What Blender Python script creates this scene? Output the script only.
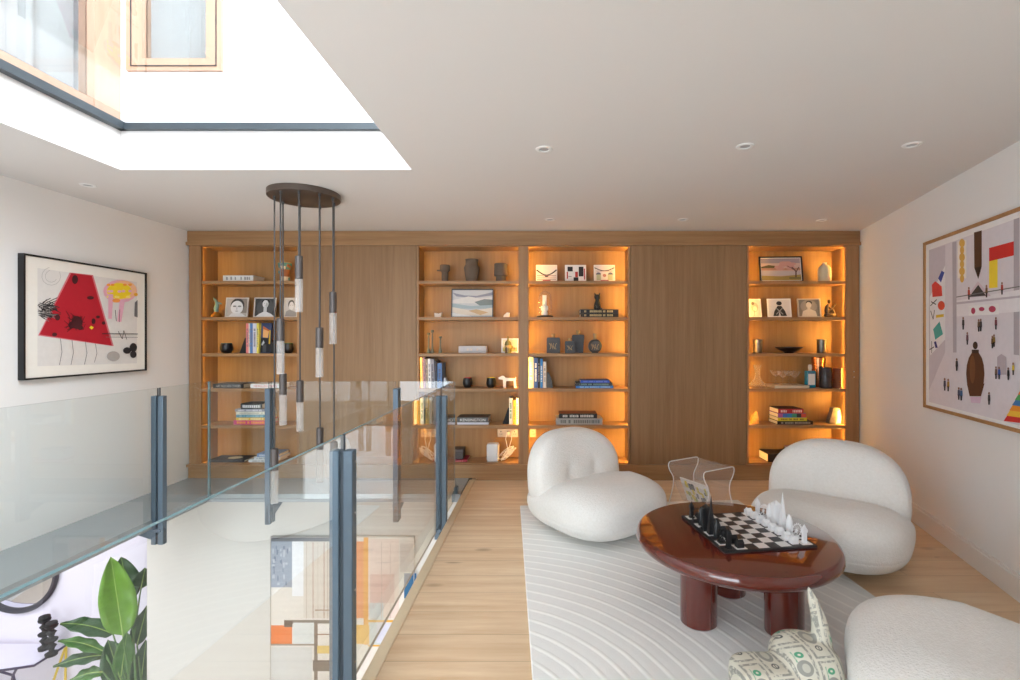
import bpy, bmesh, math, random
from mathutils import Vector, Matrix
R = math.radians; PI = math.pi
random.seed(11)
sc = bpy.context.scene
for o in list(bpy.data.objects):
    bpy.data.objects.remove(o)
COL = sc.collection

# ------------------------------------------------------------------ camera, sky, exposure
F, EYE, CX, CY = 490.0, 1.38, 546.0, 338.0
cam_d = bpy.data.cameras.new('camera'); cam = bpy.data.objects.new('camera', cam_d); COL.objects.link(cam)
cam_d.sensor_width = 36; cam_d.lens = F * 36 / 1020
cam_d.shift_x = -(CX - 510) / 1020; cam_d.shift_y = -(340 - CY) / 1020
cam_d.clip_start = 0.02
cam.location = (0, 0, EYE); cam.rotation_euler = (R(90), 0, 0)
sc.camera = cam

world = bpy.data.worlds.new('sky'); sc.world = world; world.use_nodes = True
wb = world.node_tree.nodes['Background']
wb.inputs[0].default_value = (0.885, 0.94, 1.0, 1); wb.inputs[1].default_value = 3.4

def area(name, loc, rot, sx, sy, energy, col=(1, 1, 1), portal=False):
    d = bpy.data.lights.new(name, 'AREA'); d.shape = 'RECTANGLE'; d.size = sx; d.size_y = sy
    d.energy = energy; d.color = col
    if portal: d.cycles.is_portal = True
    o = bpy.data.objects.new(name, d); COL.objects.link(o); o.location = loc; o.rotation_euler = rot
    return o
area('skylight_portal', (-1.73, 1.66, 2.9), (0, 0, 0), 1.8, 2.7, 1, portal=True)
area('rear_fill_portal', (-1.55, -1.26, 1.2), (R(90), 0, 0), 2.9, 2.3, 1, portal=True)  # portal of the added fill window behind the camera
area('lower_fill_portal', (-4.2, -1.97, -1.6), (R(90), 0, 0), 2.0, 2.1, 1, portal=True)  # portal of the added opening that lights the lower storey

vs = sc.view_settings
vs.view_transform = 'Standard'; vs.look = 'None'; vs.gamma = 1; vs.use_curve_mapping = False
vs.exposure = 1.25
sc.cycles.max_bounces = 14; sc.cycles.transparent_max_bounces = 24; sc.cycles.diffuse_bounces = 6
sc.cycles.sample_clamp_indirect = 6

# ------------------------------------------------------------------ materials
def lin(c):
    def f(x):
        x /= 255.0
        return x / 12.92 if x <= .04045 else ((x + .055) / 1.055) ** 2.4
    return (f(c[0]), f(c[1]), f(c[2]), 1)

def base(name):
    m = bpy.data.materials.new(name); m.use_nodes = True
    nt = m.node_tree; nt.nodes.clear()
    out = nt.nodes.new('ShaderNodeOutputMaterial'); b = nt.nodes.new('ShaderNodeBsdfPrincipled')
    nt.links.new(b.outputs[0], out.inputs[0])
    return m, nt, b, out

def mixc(nt, fac, a, b):
    n = nt.nodes.new('ShaderNodeMix'); n.data_type = 'RGBA'
    for i, v in ((0, fac), (6, a), (7, b)):
        if hasattr(v, 'is_linked') or hasattr(v, 'links'): nt.links.new(v, n.inputs[i])
        else: n.inputs[i].default_value = v
    return n.outputs[2]

def mth(nt, op, a, b=None, c=None):
    n = nt.nodes.new('ShaderNodeMath'); n.operation = op
    for i, v in enumerate((a, b, c)):
        if v is None: continue
        if isinstance(v, (int, float)): n.inputs[i].default_value = v
        else: nt.links.new(v, n.inputs[i])
    return n.outputs[0]

def coords(nt, scale=(1, 1, 1), kind='Object', loc=(0, 0, 0), rot=(0, 0, 0)):
    t = nt.nodes.new('ShaderNodeTexCoord'); mp = nt.nodes.new('ShaderNodeMapping')
    mp.inputs['Scale'].default_value = scale; mp.inputs['Location'].default_value = loc; mp.inputs['Rotation'].default_value = rot
    nt.links.new(t.outputs[kind], mp.inputs[0]); return mp.outputs[0]

def noise(nt, vec, scale, detail=3, rough=.5):
    n = nt.nodes.new('ShaderNodeTexNoise'); n.inputs['Scale'].default_value = scale
    n.inputs['Detail'].default_value = detail; n.inputs['Roughness'].default_value = rough
    nt.links.new(vec, n.inputs['Vector']); return n.outputs[0]

def bump(nt, b, h, strength, dist=.01):
    n = nt.nodes.new('ShaderNodeBump'); n.inputs['Strength'].default_value = strength; n.inputs['Distance'].default_value = dist
    nt.links.new(h, n.inputs['Height']); nt.links.new(n.outputs[0], b.inputs['Normal'])

_mc = {}
def mat(rgb, rough=.6, metal=0, var=.05, nscale=14, bmp=0, bscale=60, coat=0, emit=0, spec=.5, name=None, sheen=0):
    key = (rgb, rough, metal, var, nscale, bmp, bscale, coat, emit, spec, sheen)
    if key in _mc: return _mc[key]
    m, nt, b, out = base(name or 'surface')
    c = lin(rgb)
    v = coords(nt)
    n = noise(nt, v, nscale)
    lo = tuple(x * (1 - var) for x in c[:3]) + (1,); hi = tuple(min(1, x * (1 + var)) for x in c[:3]) + (1,)
    nt.links.new(mixc(nt, n, lo, hi), b.inputs['Base Color'])
    b.inputs['Roughness'].default_value = rough; b.inputs['Metallic'].default_value = metal
    b.inputs['Specular IOR Level'].default_value = spec
    if coat: b.inputs['Coat Weight'].default_value = coat; b.inputs['Coat Roughness'].default_value = .03
    if sheen: b.inputs['Sheen Weight'].default_value = sheen
    if bmp: bump(nt, b, noise(nt, v, bscale, 4), bmp)
    if emit:
        b.inputs['Emission Color'].default_value = c; b.inputs['Emission Strength'].default_value = emit
    _mc[key] = m
    return m

def wood(name, c1, c2, grain='Z', rough=.45, s=1.0, spec=.4):
    m, nt, b, out = base(name)
    sc_ = {'Z': (28, 28, 1.1), 'X': (1.1, 28, 28), 'Y': (28, 1.1, 28)}[grain]
    sc2 = {'Z': (4.5, 4.5, .25), 'X': (.25, 4.5, 4.5), 'Y': (4.5, .25, 4.5)}[grain]
    sc3 = {'Z': (160, 160, 6), 'X': (6, 160, 160), 'Y': (160, 6, 160)}[grain]
    n1 = noise(nt, coords(nt, tuple(x * s for x in sc_)), 1, 5, .6)
    n2 = noise(nt, coords(nt, sc2), 1, 2)
    n3 = noise(nt, coords(nt, sc3), 1, 3)
    f = mth(nt, 'ADD', mth(nt, 'MULTIPLY', n1, .5), mth(nt, 'ADD', mth(nt, 'MULTIPLY', n2, .3), mth(nt, 'MULTIPLY', n3, .2)))
    mr = nt.nodes.new('ShaderNodeMapRange'); mr.inputs[1].default_value = .32; mr.inputs[2].default_value = .68
    nt.links.new(f, mr.inputs[0])
    nt.links.new(mixc(nt, mr.outputs[0], lin(c1), lin(c2)), b.inputs['Base Color'])
    b.inputs['Roughness'].default_value = rough; b.inputs['Specular IOR Level'].default_value = spec
    bump(nt, b, n3, .12, .002)
    return m

def glass(name, tint=(.97, .99, .985), ior=1.5, boost=2.1, gloss_rough=0.0, sheet=0):
    m, nt, b, out = base(name); nt.nodes.remove(b)
    tr = nt.nodes.new('ShaderNodeBsdfTransparent'); gl = nt.nodes.new('ShaderNodeBsdfGlossy')
    gl.inputs['Roughness'].default_value = gloss_rough
    n = noise(nt, coords(nt), 3)
    if sheet:                                           # thin clear plastic or glassware: both sides reflect, edges read stronger
        lw = nt.nodes.new('ShaderNodeLayerWeight'); lw.inputs[0].default_value = .5
        f = mth(nt, 'ADD', sheet, mth(nt, 'MULTIPLY', mth(nt, 'POWER', lw.outputs['Facing'], 3.0), .75))
    nt.links.new(mixc(nt, n, tint + (1,), tuple(x * .992 for x in tint) + (1,)), tr.inputs[0])
    fr = nt.nodes.new('ShaderNodeFresnel'); fr.inputs[0].default_value = ior
    ge = nt.nodes.new('ShaderNodeNewGeometry')
    if not sheet: f = mth(nt, 'MINIMUM', mth(nt, 'MULTIPLY', fr.outputs[0], boost), 1.0)
    if not sheet: f = mth(nt, 'MULTIPLY', f, mth(nt, 'SUBTRACT', 1.0, ge.outputs['Backfacing']))
    mx = nt.nodes.new('ShaderNodeMixShader'); nt.links.new(f, mx.inputs[0])
    nt.links.new(tr.outputs[0], mx.inputs[1]); nt.links.new(gl.outputs[0], mx.inputs[2]); nt.links.new(mx.outputs[0], out.inputs[0])
    return m

def glassware(name, rgb, base_fac, rim):
    m, nt, b, out = base(name)
    nz = noise(nt, coords(nt), 12); c = lin(rgb)
    nt.links.new(mixc(nt, nz, c, tuple(x * .97 for x in c[:3]) + (1,)), b.inputs['Base Color']); b.inputs['Roughness'].default_value = .05
    lw = nt.nodes.new('ShaderNodeLayerWeight'); lw.inputs[0].default_value = .5
    f = mth(nt, 'ADD', base_fac, mth(nt, 'MULTIPLY', mth(nt, 'POWER', lw.outputs['Facing'], 2.5), rim))  # white body colour at grazing angles stands in for highlights on the outline
    tr = nt.nodes.new('ShaderNodeBsdfTransparent'); mx = nt.nodes.new('ShaderNodeMixShader')
    nt.links.new(f, mx.inputs[0]); nt.links.new(tr.outputs[0], mx.inputs[1]); nt.links.new(b.outputs[0], mx.inputs[2]); nt.links.new(mx.outputs[0], out.inputs[0])
    return m

def frosted(name, rgb, clear=.35, emit=0):
    m, nt, b, out = base(name)
    nz = noise(nt, coords(nt, (1, 1, 1)), 40)
    c = lin(rgb)
    nt.links.new(mixc(nt, nz, c, tuple(x * .95 for x in c[:3]) + (1,)), b.inputs['Base Color'])
    b.inputs['Roughness'].default_value = .3
    if emit: b.inputs['Emission Color'].default_value = c; b.inputs['Emission Strength'].default_value = emit
    tr = nt.nodes.new('ShaderNodeBsdfTransparent'); mx = nt.nodes.new('ShaderNodeMixShader')
    mx.inputs[0].default_value = clear
    nt.links.new(b.outputs[0], mx.inputs[1]); nt.links.new(tr.outputs[0], mx.inputs[2]); nt.links.new(mx.outputs[0], out.inputs[0])
    return m

WHITE_WALL = mat((235, 234, 233), .9, var=.012, nscale=2, bmp=.02, bscale=90, name='wall_paint')
CEIL_PAINT = mat((226, 223, 220), .95, var=.01, nscale=2, name='ceiling_paint')
RENDER_WHITE = mat((238, 240, 242), .9, var=.015, nscale=3, name='white_render')
OAK = wood('oak_vertical', (138, 100, 66), (172, 132, 92), 'Z')
OAK_H = wood('oak_horizontal', (140, 102, 66), (178, 138, 96), 'X')
OAK_PANEL = wood('oak_veneer_panel', (130, 96, 64), (160, 125, 89), 'Z', s=.8)
OAK_IN = wood('oak_interior', (150, 108, 62), (178, 136, 86), 'Z')
PINE = wood('pale_timber', (170, 138, 116), (184, 152, 130), 'Z')
PINE_H = wood('pale_timber_rail', (170, 138, 116), (184, 152, 130), 'X')
STEEL = mat((90, 106, 120), .42, .25, var=.05, nscale=20, name='blue_grey_steel')
STEEL_D = mat((52, 56, 62), .5, .2, var=.05, name='dark_seal')
SLAB = mat((150, 156, 160), .22, 0, var=.06, nscale=6, name='grey_ledge')
GLASS = glass('balustrade_glass')
GLASS_EDGE = mat((104, 136, 142), .15, var=.06, nscale=9, name='glass_edge')
SKYGLASS = glass('roof_glass', (.985, .99, .99), boost=1.2)
WINGLASS = glass('window_glass', (.96, .98, .99))
CLEAR = glassware('clear_glass', (236, 234, 230), .025, .42)
ACRYL = glassware('clear_acrylic', (232, 224, 220), .13, .35)
BLACK = mat((22, 22, 24), .35, var=.15, name='black')
BLACKM = mat((30, 30, 31), .7, var=.15, name='matt_black')
PAPER = mat((240, 236, 228), .85, var=.03, nscale=30, name='paper')
PAGES = wood('page_edges', (222, 208, 184), (240, 230, 212), 'X', .9)
BRASS = mat((150, 118, 62), .3, 1, var=.08, name='brass')
BRONZE = mat((92, 74, 58), .4, .6, var=.15, nscale=40, name='bronze')
CHROME = mat((200, 200, 202), .2, 1, var=.03, name='chrome')
WHITE = mat((240, 240, 238), .5, var=.02, name='white')
LACQUER = mat((94, 28, 17), .12, var=.04, nscale=5, coat=1, spec=.6, name='burgundy_lacquer')

def boucle():
    m, nt, b, out = base('white_boucle')
    v = coords(nt)
    vo = nt.nodes.new('ShaderNodeTexVoronoi'); vo.inputs['Scale'].default_value = 150; nt.links.new(v, vo.inputs['Vector'])
    n = noise(nt, v, 70, 4, .65)
    h = mth(nt, 'ADD', mth(nt, 'MULTIPLY', vo.outputs[0], -.6), n)
    nt.links.new(mixc(nt, n, lin((226, 222, 216)), lin((243, 241, 238))), b.inputs['Base Color'])
    b.inputs['Roughness'].default_value = .95; b.inputs['Sheen Weight'].default_value = .25; b.inputs['Specular IOR Level'].default_value = .15
    bump(nt, b, h, .45, .006)
    return m
BOUCLE = boucle()

def rug_mat():
    m, nt, b, out = base('ribbed_wool')
    v = coords(nt)
    sx = nt.nodes.new('ShaderNodeSeparateXYZ'); nt.links.new(v, sx.inputs[0])
    dx = mth(nt, 'ADD', sx.outputs[0], .42); dy = mth(nt, 'ADD', sx.outputs[1], -1.63)   # ribs are rings about one point of the rug
    r = mth(nt, 'SQRT', mth(nt, 'ADD', mth(nt, 'MULTIPLY', dx, dx), mth(nt, 'MULTIPLY', dy, dy)))
    wob = noise(nt, v, 3, 2)
    r = mth(nt, 'ADD', r, mth(nt, 'MULTIPLY', wob, .02))
    ph = mth(nt, 'FRACT', mth(nt, 'DIVIDE', r, .083))
    tri = mth(nt, 'ABSOLUTE', mth(nt, 'SUBTRACT', ph, .5))          # .5 on the cream line, 0 mid stripe
    line = nt.nodes.new('ShaderNodeMapRange'); line.inputs[1].default_value = .33; line.inputs[2].default_value = .46
    nt.links.new(tri, line.inputs[0])
    fib = noise(nt, v, 160, 3, .7)
    blot = noise(nt, v, 5, 3)
    c = mixc(nt, blot, lin((234, 233, 230)), lin((241, 240, 237)))
    c = mixc(nt, line.outputs[0], c, lin((250, 249, 245)))
    nt.links.new(c, b.inputs['Base Color'])
    b.inputs['Roughness'].default_value = .95; b.inputs['Specular IOR Level'].default_value = .15; b.inputs['Sheen Weight'].default_value = .2
    h = mth(nt, 'ADD', line.outputs[0], mth(nt, 'MULTIPLY', fib, .35))
    bump(nt, b, h, .27, .006)
    return m

def floor_mat():
    m, nt, b, out = base('oak_planks')
    v = coords(nt)
    br = nt.nodes.new('ShaderNodeTexBrick'); nt.links.new(v, br.inputs['Vector'])
    br.offset = .37; br.inputs['Scale'].default_value = 1; br.inputs['Brick Width'].default_value = 2.1; br.inputs['Row Height'].default_value = .19
    br.inputs['Mortar Size'].default_value = .0012; br.inputs['Mortar Smooth'].default_value = .2
    br.inputs['Color1'].default_value = (0, 0, 0, 1); br.inputs['Color2'].default_value = (1, 1, 1, 1); br.inputs['Mortar'].default_value = (.5, .5, .5, 1)
    pv = nt.nodes.new('ShaderNodeVectorMath'); pv.operation = 'ADD'
    nt.links.new(coords(nt, (1.3, 15, 1)), pv.inputs[0])
    sh = nt.nodes.new('ShaderNodeVectorMath'); sh.operation = 'SCALE'; sh.inputs['Scale'].default_value = 23.0; nt.links.new(br.outputs[0], sh.inputs[0]); nt.links.new(sh.outputs[0], pv.inputs[1])
    n1 = noise(nt, pv.outputs[0], 1, 6, .66)                # each plank has a figure of its own
    n2 = noise(nt, coords(nt, (.9, 5, 1)), 1, 3)
    vo = nt.nodes.new('ShaderNodeTexVoronoi'); vo.inputs['Scale'].default_value = 1
    nt.links.new(coords(nt, (1.9, 4.0, 1), loc=(.4, .3, 0)), vo.inputs['Vector'])
    kn = nt.nodes.new('ShaderNodeMapRange'); kn.inputs[1].default_value = .14; kn.inputs[2].default_value = .02
    nt.links.new(vo.outputs[0], kn.inputs[0])
    kn2 = mth(nt, 'MULTIPLY', kn.outputs[0], mth(nt, 'GREATER_THAN', n2, .48))
    g1 = nt.nodes.new('ShaderNodeMapRange'); g1.inputs[1].default_value = .2; g1.inputs[2].default_value = .74; nt.links.new(n1, g1.inputs[0])
    c = mixc(nt, g1.outputs[0], lin((200, 160, 118)), lin((246, 226, 196)))
    c = mixc(nt, mth(nt, 'MULTIPLY', n2, .4), c, lin((236, 206, 170)))
    bw = nt.nodes.new('ShaderNodeRGBToBW'); nt.links.new(br.outputs[0], bw.inputs[0])
    c = mixc(nt, mth(nt, 'MULTIPLY', bw.outputs[0], .36), c, lin((206, 168, 128)))
    c = mixc(nt, mth(nt, 'MULTIPLY', kn2, .75), c, lin((122, 82, 52)))
    c = mixc(nt, mth(nt, 'MULTIPLY', br.outputs['Fac'], .55), c, lin((110, 76, 48)))
    nt.links.new(c, b.inputs['Base Color']); b.inputs['Roughness'].default_value = .42; b.inputs['Specular IOR Level'].default_value = .35
    bump(nt, b, mth(nt, 'SUBTRACT', n1, mth(nt, 'MULTIPLY', br.outputs['Fac'], 2.0)), .12, .002)
    return m

def led_mat(name, strength):
    m, nt, b, out = base(name); nt.nodes.remove(b)
    e = nt.nodes.new('ShaderNodeEmission'); e.inputs[1].default_value = strength
    n = noise(nt, coords(nt), 30)
    nt.links.new(mixc(nt, n, (1, .57, .11, 1), (1, .59, .12, 1)), e.inputs[0]); nt.links.new(e.outputs[0], out.inputs[0])
    return m

# ------------------------------------------------------------------ mesh builder
class MB:
    def __init__(s): s.v = []; s.f = []; s.mi = []; s.mats = []; s.cur = 0
    def mat(s, m):
        if m not in s.mats: s.mats.append(m)
        s.cur = s.mats.index(m); return s
    def add(s, vs_, fs, M=None):
        k = len(s.v)
        for p in vs_: s.v.append(tuple(M @ Vector(p)) if M is not None else tuple(p))
        for f in fs: s.f.append(tuple(i + k for i in f)); s.mi.append(s.cur)
        return s
    def box(s, x0, x1, y0, y1, z0, z1, M=None):
        return s.add([(x0, y0, z0), (x1, y0, z0), (x1, y1, z0), (x0, y1, z0), (x0, y0, z1), (x1, y0, z1), (x1, y1, z1), (x0, y1, z1)],
                     [(0, 3, 2, 1), (4, 5, 6, 7), (0, 1, 5, 4), (1, 2, 6, 5), (2, 3, 7, 6), (3, 0, 4, 7)], M)
    def rbox(s, x0, x1, y0, y1, z0, z1, r=.004, seg=2, M=None):
        b = bmesh.new(); bmesh.ops.create_cube(b, size=1)
        for v in b.verts: v.co = Vector(((x0 + x1) / 2 + v.co.x * (x1 - x0), (y0 + y1) / 2 + v.co.y * (y1 - y0), (z0 + z1) / 2 + v.co.z * (z1 - z0)))
        bmesh.ops.bevel(b, geom=list(b.edges), offset=r, segments=seg, affect='EDGES', profile=.5)
        b.verts.index_update(); s.add([v.co for v in b.verts], [[v.index for v in f.verts] for f in b.faces], M); b.free(); return s
    def lathe(s, prof, n=28, M=None):
        vs_ = []; fs = []; rings = []
        for r, z in prof:
            if r < 1e-6: rings.append([len(vs_)]); vs_.append((0, 0, z))
            else:
                rings.append(list(range(len(vs_), len(vs_) + n)))
                vs_ += [(r * math.cos(2 * PI * i / n), r * math.sin(2 * PI * i / n), z) for i in range(n)]
        for a, b in zip(rings, rings[1:]):
            for i in range(n):
                j = (i + 1) % n
                if len(a) == 1 and len(b) == 1: continue
                if len(a) == 1: fs.append((a[0], b[j], b[i]))
                elif len(b) == 1: fs.append((a[i], a[j], b[0]))
                else: fs.append((a[i], a[j], b[j], b[i]))
        return s.add(vs_, fs, M)
    def tube(s, pts, r, n=8, closed=False, M=None):
        pts = [Vector(p) for p in pts]; vs_ = []; fs = []; m = len(pts); rr = r if hasattr(r, '__len__') else [r] * m
        up = Vector((0, 0, 1)); prev = None
        for i, p in enumerate(pts):
            a = pts[(i - 1) % m] if (closed or i > 0) else p; b = pts[(i + 1) % m] if (closed or i < m - 1) else p
            t = (b - a).normalized()
            if prev is None:
                ref = up if abs(t.z) < .9 else Vector((1, 0, 0)); x = t.cross(ref).normalized()
            else: x = (prev - t * prev.dot(t)).normalized()
            prev = x; y = t.cross(x)
            vs_ += [p + (x * math.cos(2 * PI * k / n) + y * math.sin(2 * PI * k / n)) * rr[i] for k in range(n)]
        for i in range(m if closed else m - 1):
            q = (i + 1) % m
            for k in range(n):
                l = (k + 1) % n; fs.append((i * n + k, i * n + l, q * n + l, q * n + k))
        if not closed: fs.append(tuple(range(n - 1, -1, -1))); fs.append(tuple(range((m - 1) * n, m * n)))
        return s.add(vs_, fs, M)
    def prism(s, poly, d0, d1, M=None):   # polygon in local xz (counter-clockwise seen from -y), extruded along y
        n = len(poly)
        vs_ = [(x, d0, z) for x, z in poly] + [(x, d1, z) for x, z in poly]
        fs = [tuple(range(n)), tuple(range(2 * n - 1, n - 1, -1))]
        for i in range(n):
            j = (i + 1) % n; fs.append((i, i + n, j + n, j))
        return s.add(vs_, fs, M)
    def poly(s, pts): return s.add(pts, [tuple(range(len(pts)))])
    def supell(s, c, rad, e1=2.6, e2=2.6, n=14, M=None, fn=None):
        vs_ = []; fs = []
        for ax in range(3):
            for sg in (-1, 1):
                k = len(vs_)
                for i in range(n + 1):
                    for j in range(n + 1):
                        a = math.tan((i / n - .5) * PI / 2); b = math.tan((j / n - .5) * PI / 2)
                        d = [0, 0, 0]; d[ax] = sg; d[(ax + 1) % 3] = a * sg; d[(ax + 2) % 3] = b
                        x, y, z = d
                        q = (abs(x) ** e1 + abs(y) ** e1) ** (e2 / e1) + abs(z) ** e2
                        t = q ** (-1 / e2)
                        p = Vector((c[0] + x * t * rad[0], c[1] + y * t * rad[1], c[2] + z * t * rad[2]))
                        vs_.append(fn(p) if fn else p)
                for i in range(n):
                    for j in range(n):
                        q0 = k + i * (n + 1) + j; fs.append((q0, q0 + n + 1, q0 + n + 2, q0 + 1))
        return s.add(vs_, fs, M)
    def build(s, name, parent=None, m=None, loc=None, smooth=40, weld=True, rz=0):
        if m is not None: s.mats = [m] + [x for x in s.mats if x is not m] if not s.mats else s.mats
        me = bpy.data.meshes.new(name); me.from_pydata(s.v, [], s.f); me.validate()
        for x in s.mats: me.materials.append(x)
        if len(me.polygons) == len(s.mi): me.polygons.foreach_set('material_index', s.mi)
        b = bmesh.new(); b.from_mesh(me)
        if weld: bmesh.ops.remove_doubles(b, verts=list(b.verts), dist=2e-5)
        if smooth:
            for f in b.faces: f.smooth = True
        b.to_mesh(me); b.free()
        if smooth: me.set_sharp_from_angle(angle=R(smooth))
        o = bpy.data.objects.new(name, me); COL.objects.link(o)
        if parent is not None: o.parent = parent
        if loc is not None: o.location = loc
        if rz: o.rotation_euler = (0, 0, rz)
        return o

def tag(o, label=None, cat=None, group=None, kind=None):
    if label: o['label'] = label
    if cat: o['category'] = cat
    if group: o['group'] = group
    if kind: o['kind'] = kind
    return o
def thing(name, label, cat, loc=(0, 0, 0), rz=0, group=None, rx=0):
    o = bpy.data.objects.new(name, None); o.empty_display_size = .05; COL.objects.link(o)
    o.location = loc; o.rotation_euler = (rx, 0, rz)
    return tag(o, label, cat, group)
def struct(name, mb, m=None, **k): return tag(mb.build(name, None, m, **k), kind='structure')
def dup(root, loc, rz=None, label=None):
    def cp(o, par):
        c = o.copy(); COL.objects.link(c); c.parent = par
        for ch in list(o.children): cp(ch, c)
        return c
    r = cp(root, None); r.location = loc
    if rz is not None: r.rotation_euler = (0, 0, rz)
    if label: r['label'] = label
    return r
def XU(u, Y): return (u - CX) / F * Y
def ZV(v, Y): return EYE - (v - CY) / F * Y
def ell(cx, cy, rx, ry, n=22, rot=0):
    c, s_ = math.cos(rot), math.sin(rot)
    return [(cx + rx * math.cos(2 * PI * i / n) * c - ry * math.sin(2 * PI * i / n) * s_, cy + rx * math.cos(2 * PI * i / n) * s_ + ry * math.sin(2 * PI * i / n) * c) for i in range(n)]
def rect(x0, y0, x1, y1): return [(x0, y0), (x1, y0), (x1, y1), (x0, y1)]
def stroke(pts, w):
    out = []
    for (x0, y0), (x1, y1) in zip(pts, pts[1:]):
        dx, dy = x1 - x0, y1 - y0; l = math.hypot(dx, dy) or 1; nx, ny = -dy / l * w / 2, dx / l * w / 2
        out.append([(x0 + nx, y0 + ny), (x1 + nx, y1 + ny), (x1 - nx, y1 - ny), (x0 - nx, y0 - ny)])
    return out
def ccw(p):
    a = sum(p[i][0] * p[(i + 1) % len(p)][1] - p[(i + 1) % len(p)][0] * p[i][1] for i in range(len(p)))
    return p if a > 0 else p[::-1]
def art(name, parent, polys, sx=1, sz=1, x0=0, z0=0, y=0, step=.00004):
    """flat artwork in the parent's xz plane facing -y: later shapes lie over earlier ones"""
    mb = MB()
    for k, (m, p) in enumerate(polys):
        mb.mat(m); mb.poly([(x0 + a * sx, y - step * k, z0 + b * sz) for a, b in ccw(p)])
    return mb.build(name, parent, smooth=0, weld=False)
_tx = {}
def text_geo(s):
    if s not in _tx:
        cu = bpy.data.curves.new('title', 'FONT'); cu.body = s; cu.resolution_u = 3
        o = bpy.data.objects.new('title', cu); COL.objects.link(o)
        me = bpy.data.meshes.new_from_object(o)
        vs_ = [v.co.copy() for v in me.vertices]; fs = [tuple(p.vertices) for p in me.polygons]
        bpy.data.objects.remove(o); bpy.data.meshes.remove(me)
        lo = Vector((min(v.x for v in vs_), min(v.y for v in vs_))); hi = Vector((max(v.x for v in vs_), max(v.y for v in vs_)))
        _tx[s] = ([((v.x - lo.x) / (hi.x - lo.x), (v.y - lo.y) / (hi.y - lo.y)) for v in vs_], fs)
    return _tx[s]

# ------------------------------------------------------------------ room shell
BK, CEILZ = 4.76, 2.42                                  # front of the bookcase wall, ceiling
VX0, VX1, VY1, VY0 = -2.95, -0.725, 4.27, -0.6          # the floor opening
WL = -3.48                                              # left wall
def WRX(Y): return 3.05 + .255 * (Y - BK)               # right wall, slightly skew
YN = -1.3                                               # wall behind the camera
def slab_poly(pts, z0, z1, mb=None):
    mb = mb or MB(); n = len(pts)
    vs_ = [(x, y, z0) for x, y in pts] + [(x, y, z1) for x, y in pts]
    fs = [tuple(range(n - 1, -1, -1)), tuple(range(n, 2 * n))] + [(i, (i + 1) % n, (i + 1) % n + n, i + n) for i in range(n)]
    return mb.add(vs_, fs)
FLOORM = floor_mat()
struct('floor', slab_poly([(VX1 - .0, YN), (WRX(YN) + .1, YN), (WRX(5.3) + .1, 5.3), (VX1, 5.3)], -.28, 0), FLOORM, smooth=0)
struct('trim_1', MB().rbox(VX1 - .02, VX1 + .035, VY0, BK + .0, -.10, .006, .004), mat((234, 214, 182), .5, var=.06, nscale=20, name='nosing_oak'))
mb = MB(); mb.box(WL, VX0, YN, 5.3, -.05, .02); mb.box(VX0, VX1 - .022, VY1, 5.3, -.05, .02); mb.box(VX0, VX1 - .022, YN, VY0, -.28, .02)
struct('ledge_floor', mb, SLAB, smooth=0)
SK = (-2.63, -.83, .25, 3.03)
mb = MB(); zt = 2.66
mb.box(-3.9, SK[0], YN - .2, 5.3, CEILZ, zt); mb.box(SK[1], 4.4, YN - .2, 5.3, CEILZ, zt)
mb.box(SK[0], SK[1], YN - .2, SK[2], CEILZ, zt); mb.box(SK[0], SK[1], SK[3], 5.3, CEILZ, zt)
struct('ceiling', mb, CEIL_PAINT, smooth=0)
struct('wall_left', MB().box(WL - .12, WL, YN, 5.3, -.28, CEILZ), WHITE_WALL, smooth=0)
struct('wall_back', MB().box(WL - .12, 3.4, 5.08, 5.3, -.28, CEILZ), WHITE_WALL, smooth=0)
struct('wall_right', slab_poly([(WRX(YN), YN), (WRX(YN) + .12, YN), (WRX(5.3) + .12, 5.3), (WRX(5.3), 5.3)], 0, CEILZ), WHITE_WALL, smooth=0)
yb = BK - .0
mb = slab_poly([(WRX(YN) - .02, YN), (WRX(YN) - .001, YN), (WRX(yb) - .001, yb), (WRX(yb) - .02, yb)], 0, .12)
slab_poly([(WRX(YN) - .013, YN), (WRX(YN) - .001, YN), (WRX(yb) - .001, yb), (WRX(yb) - .013, yb)], .12, .135, mb)
struct('baseboard_right', mb, mat((236, 233, 230), .5, var=.01, name='satin_paint'), smooth=0)
# wall behind the camera; its wide window is unseen, added for fill light
mb = MB(); y0, y1 = YN - .12, YN
RW0, RW1 = -3.0, -.1
mb.box(WL, RW0, y0, y1, 0, CEILZ); mb.box(RW1, 1.6, y0, y1, 0, CEILZ)
mb.box(RW0, RW1, y0, y1, 2.33, CEILZ); mb.box(RW0, RW1, y0, y1, 0, .06)
struct('wall_near', mb, WHITE_WALL, smooth=0)
mb = MB()
for x in (RW0, (RW0 + RW1) / 2 - .03, RW1 - .06): mb.box(x, x + .06, YN - .09, YN - .03, .06, 2.33)
mb.box(RW0 + .06, RW1 - .06, YN - .085, YN - .035, .06, .12); mb.box(RW0 + .06, RW1 - .06, YN - .085, YN - .035, 2.27, 2.33)
w1 = struct('fill_window_1', mb, PINE, smooth=0)
MB().box(RW0 + .06, RW1 - .06, YN - .064, YN - .056, .12, 2.27).build('pane', w1, WINGLASS, smooth=0)
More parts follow.
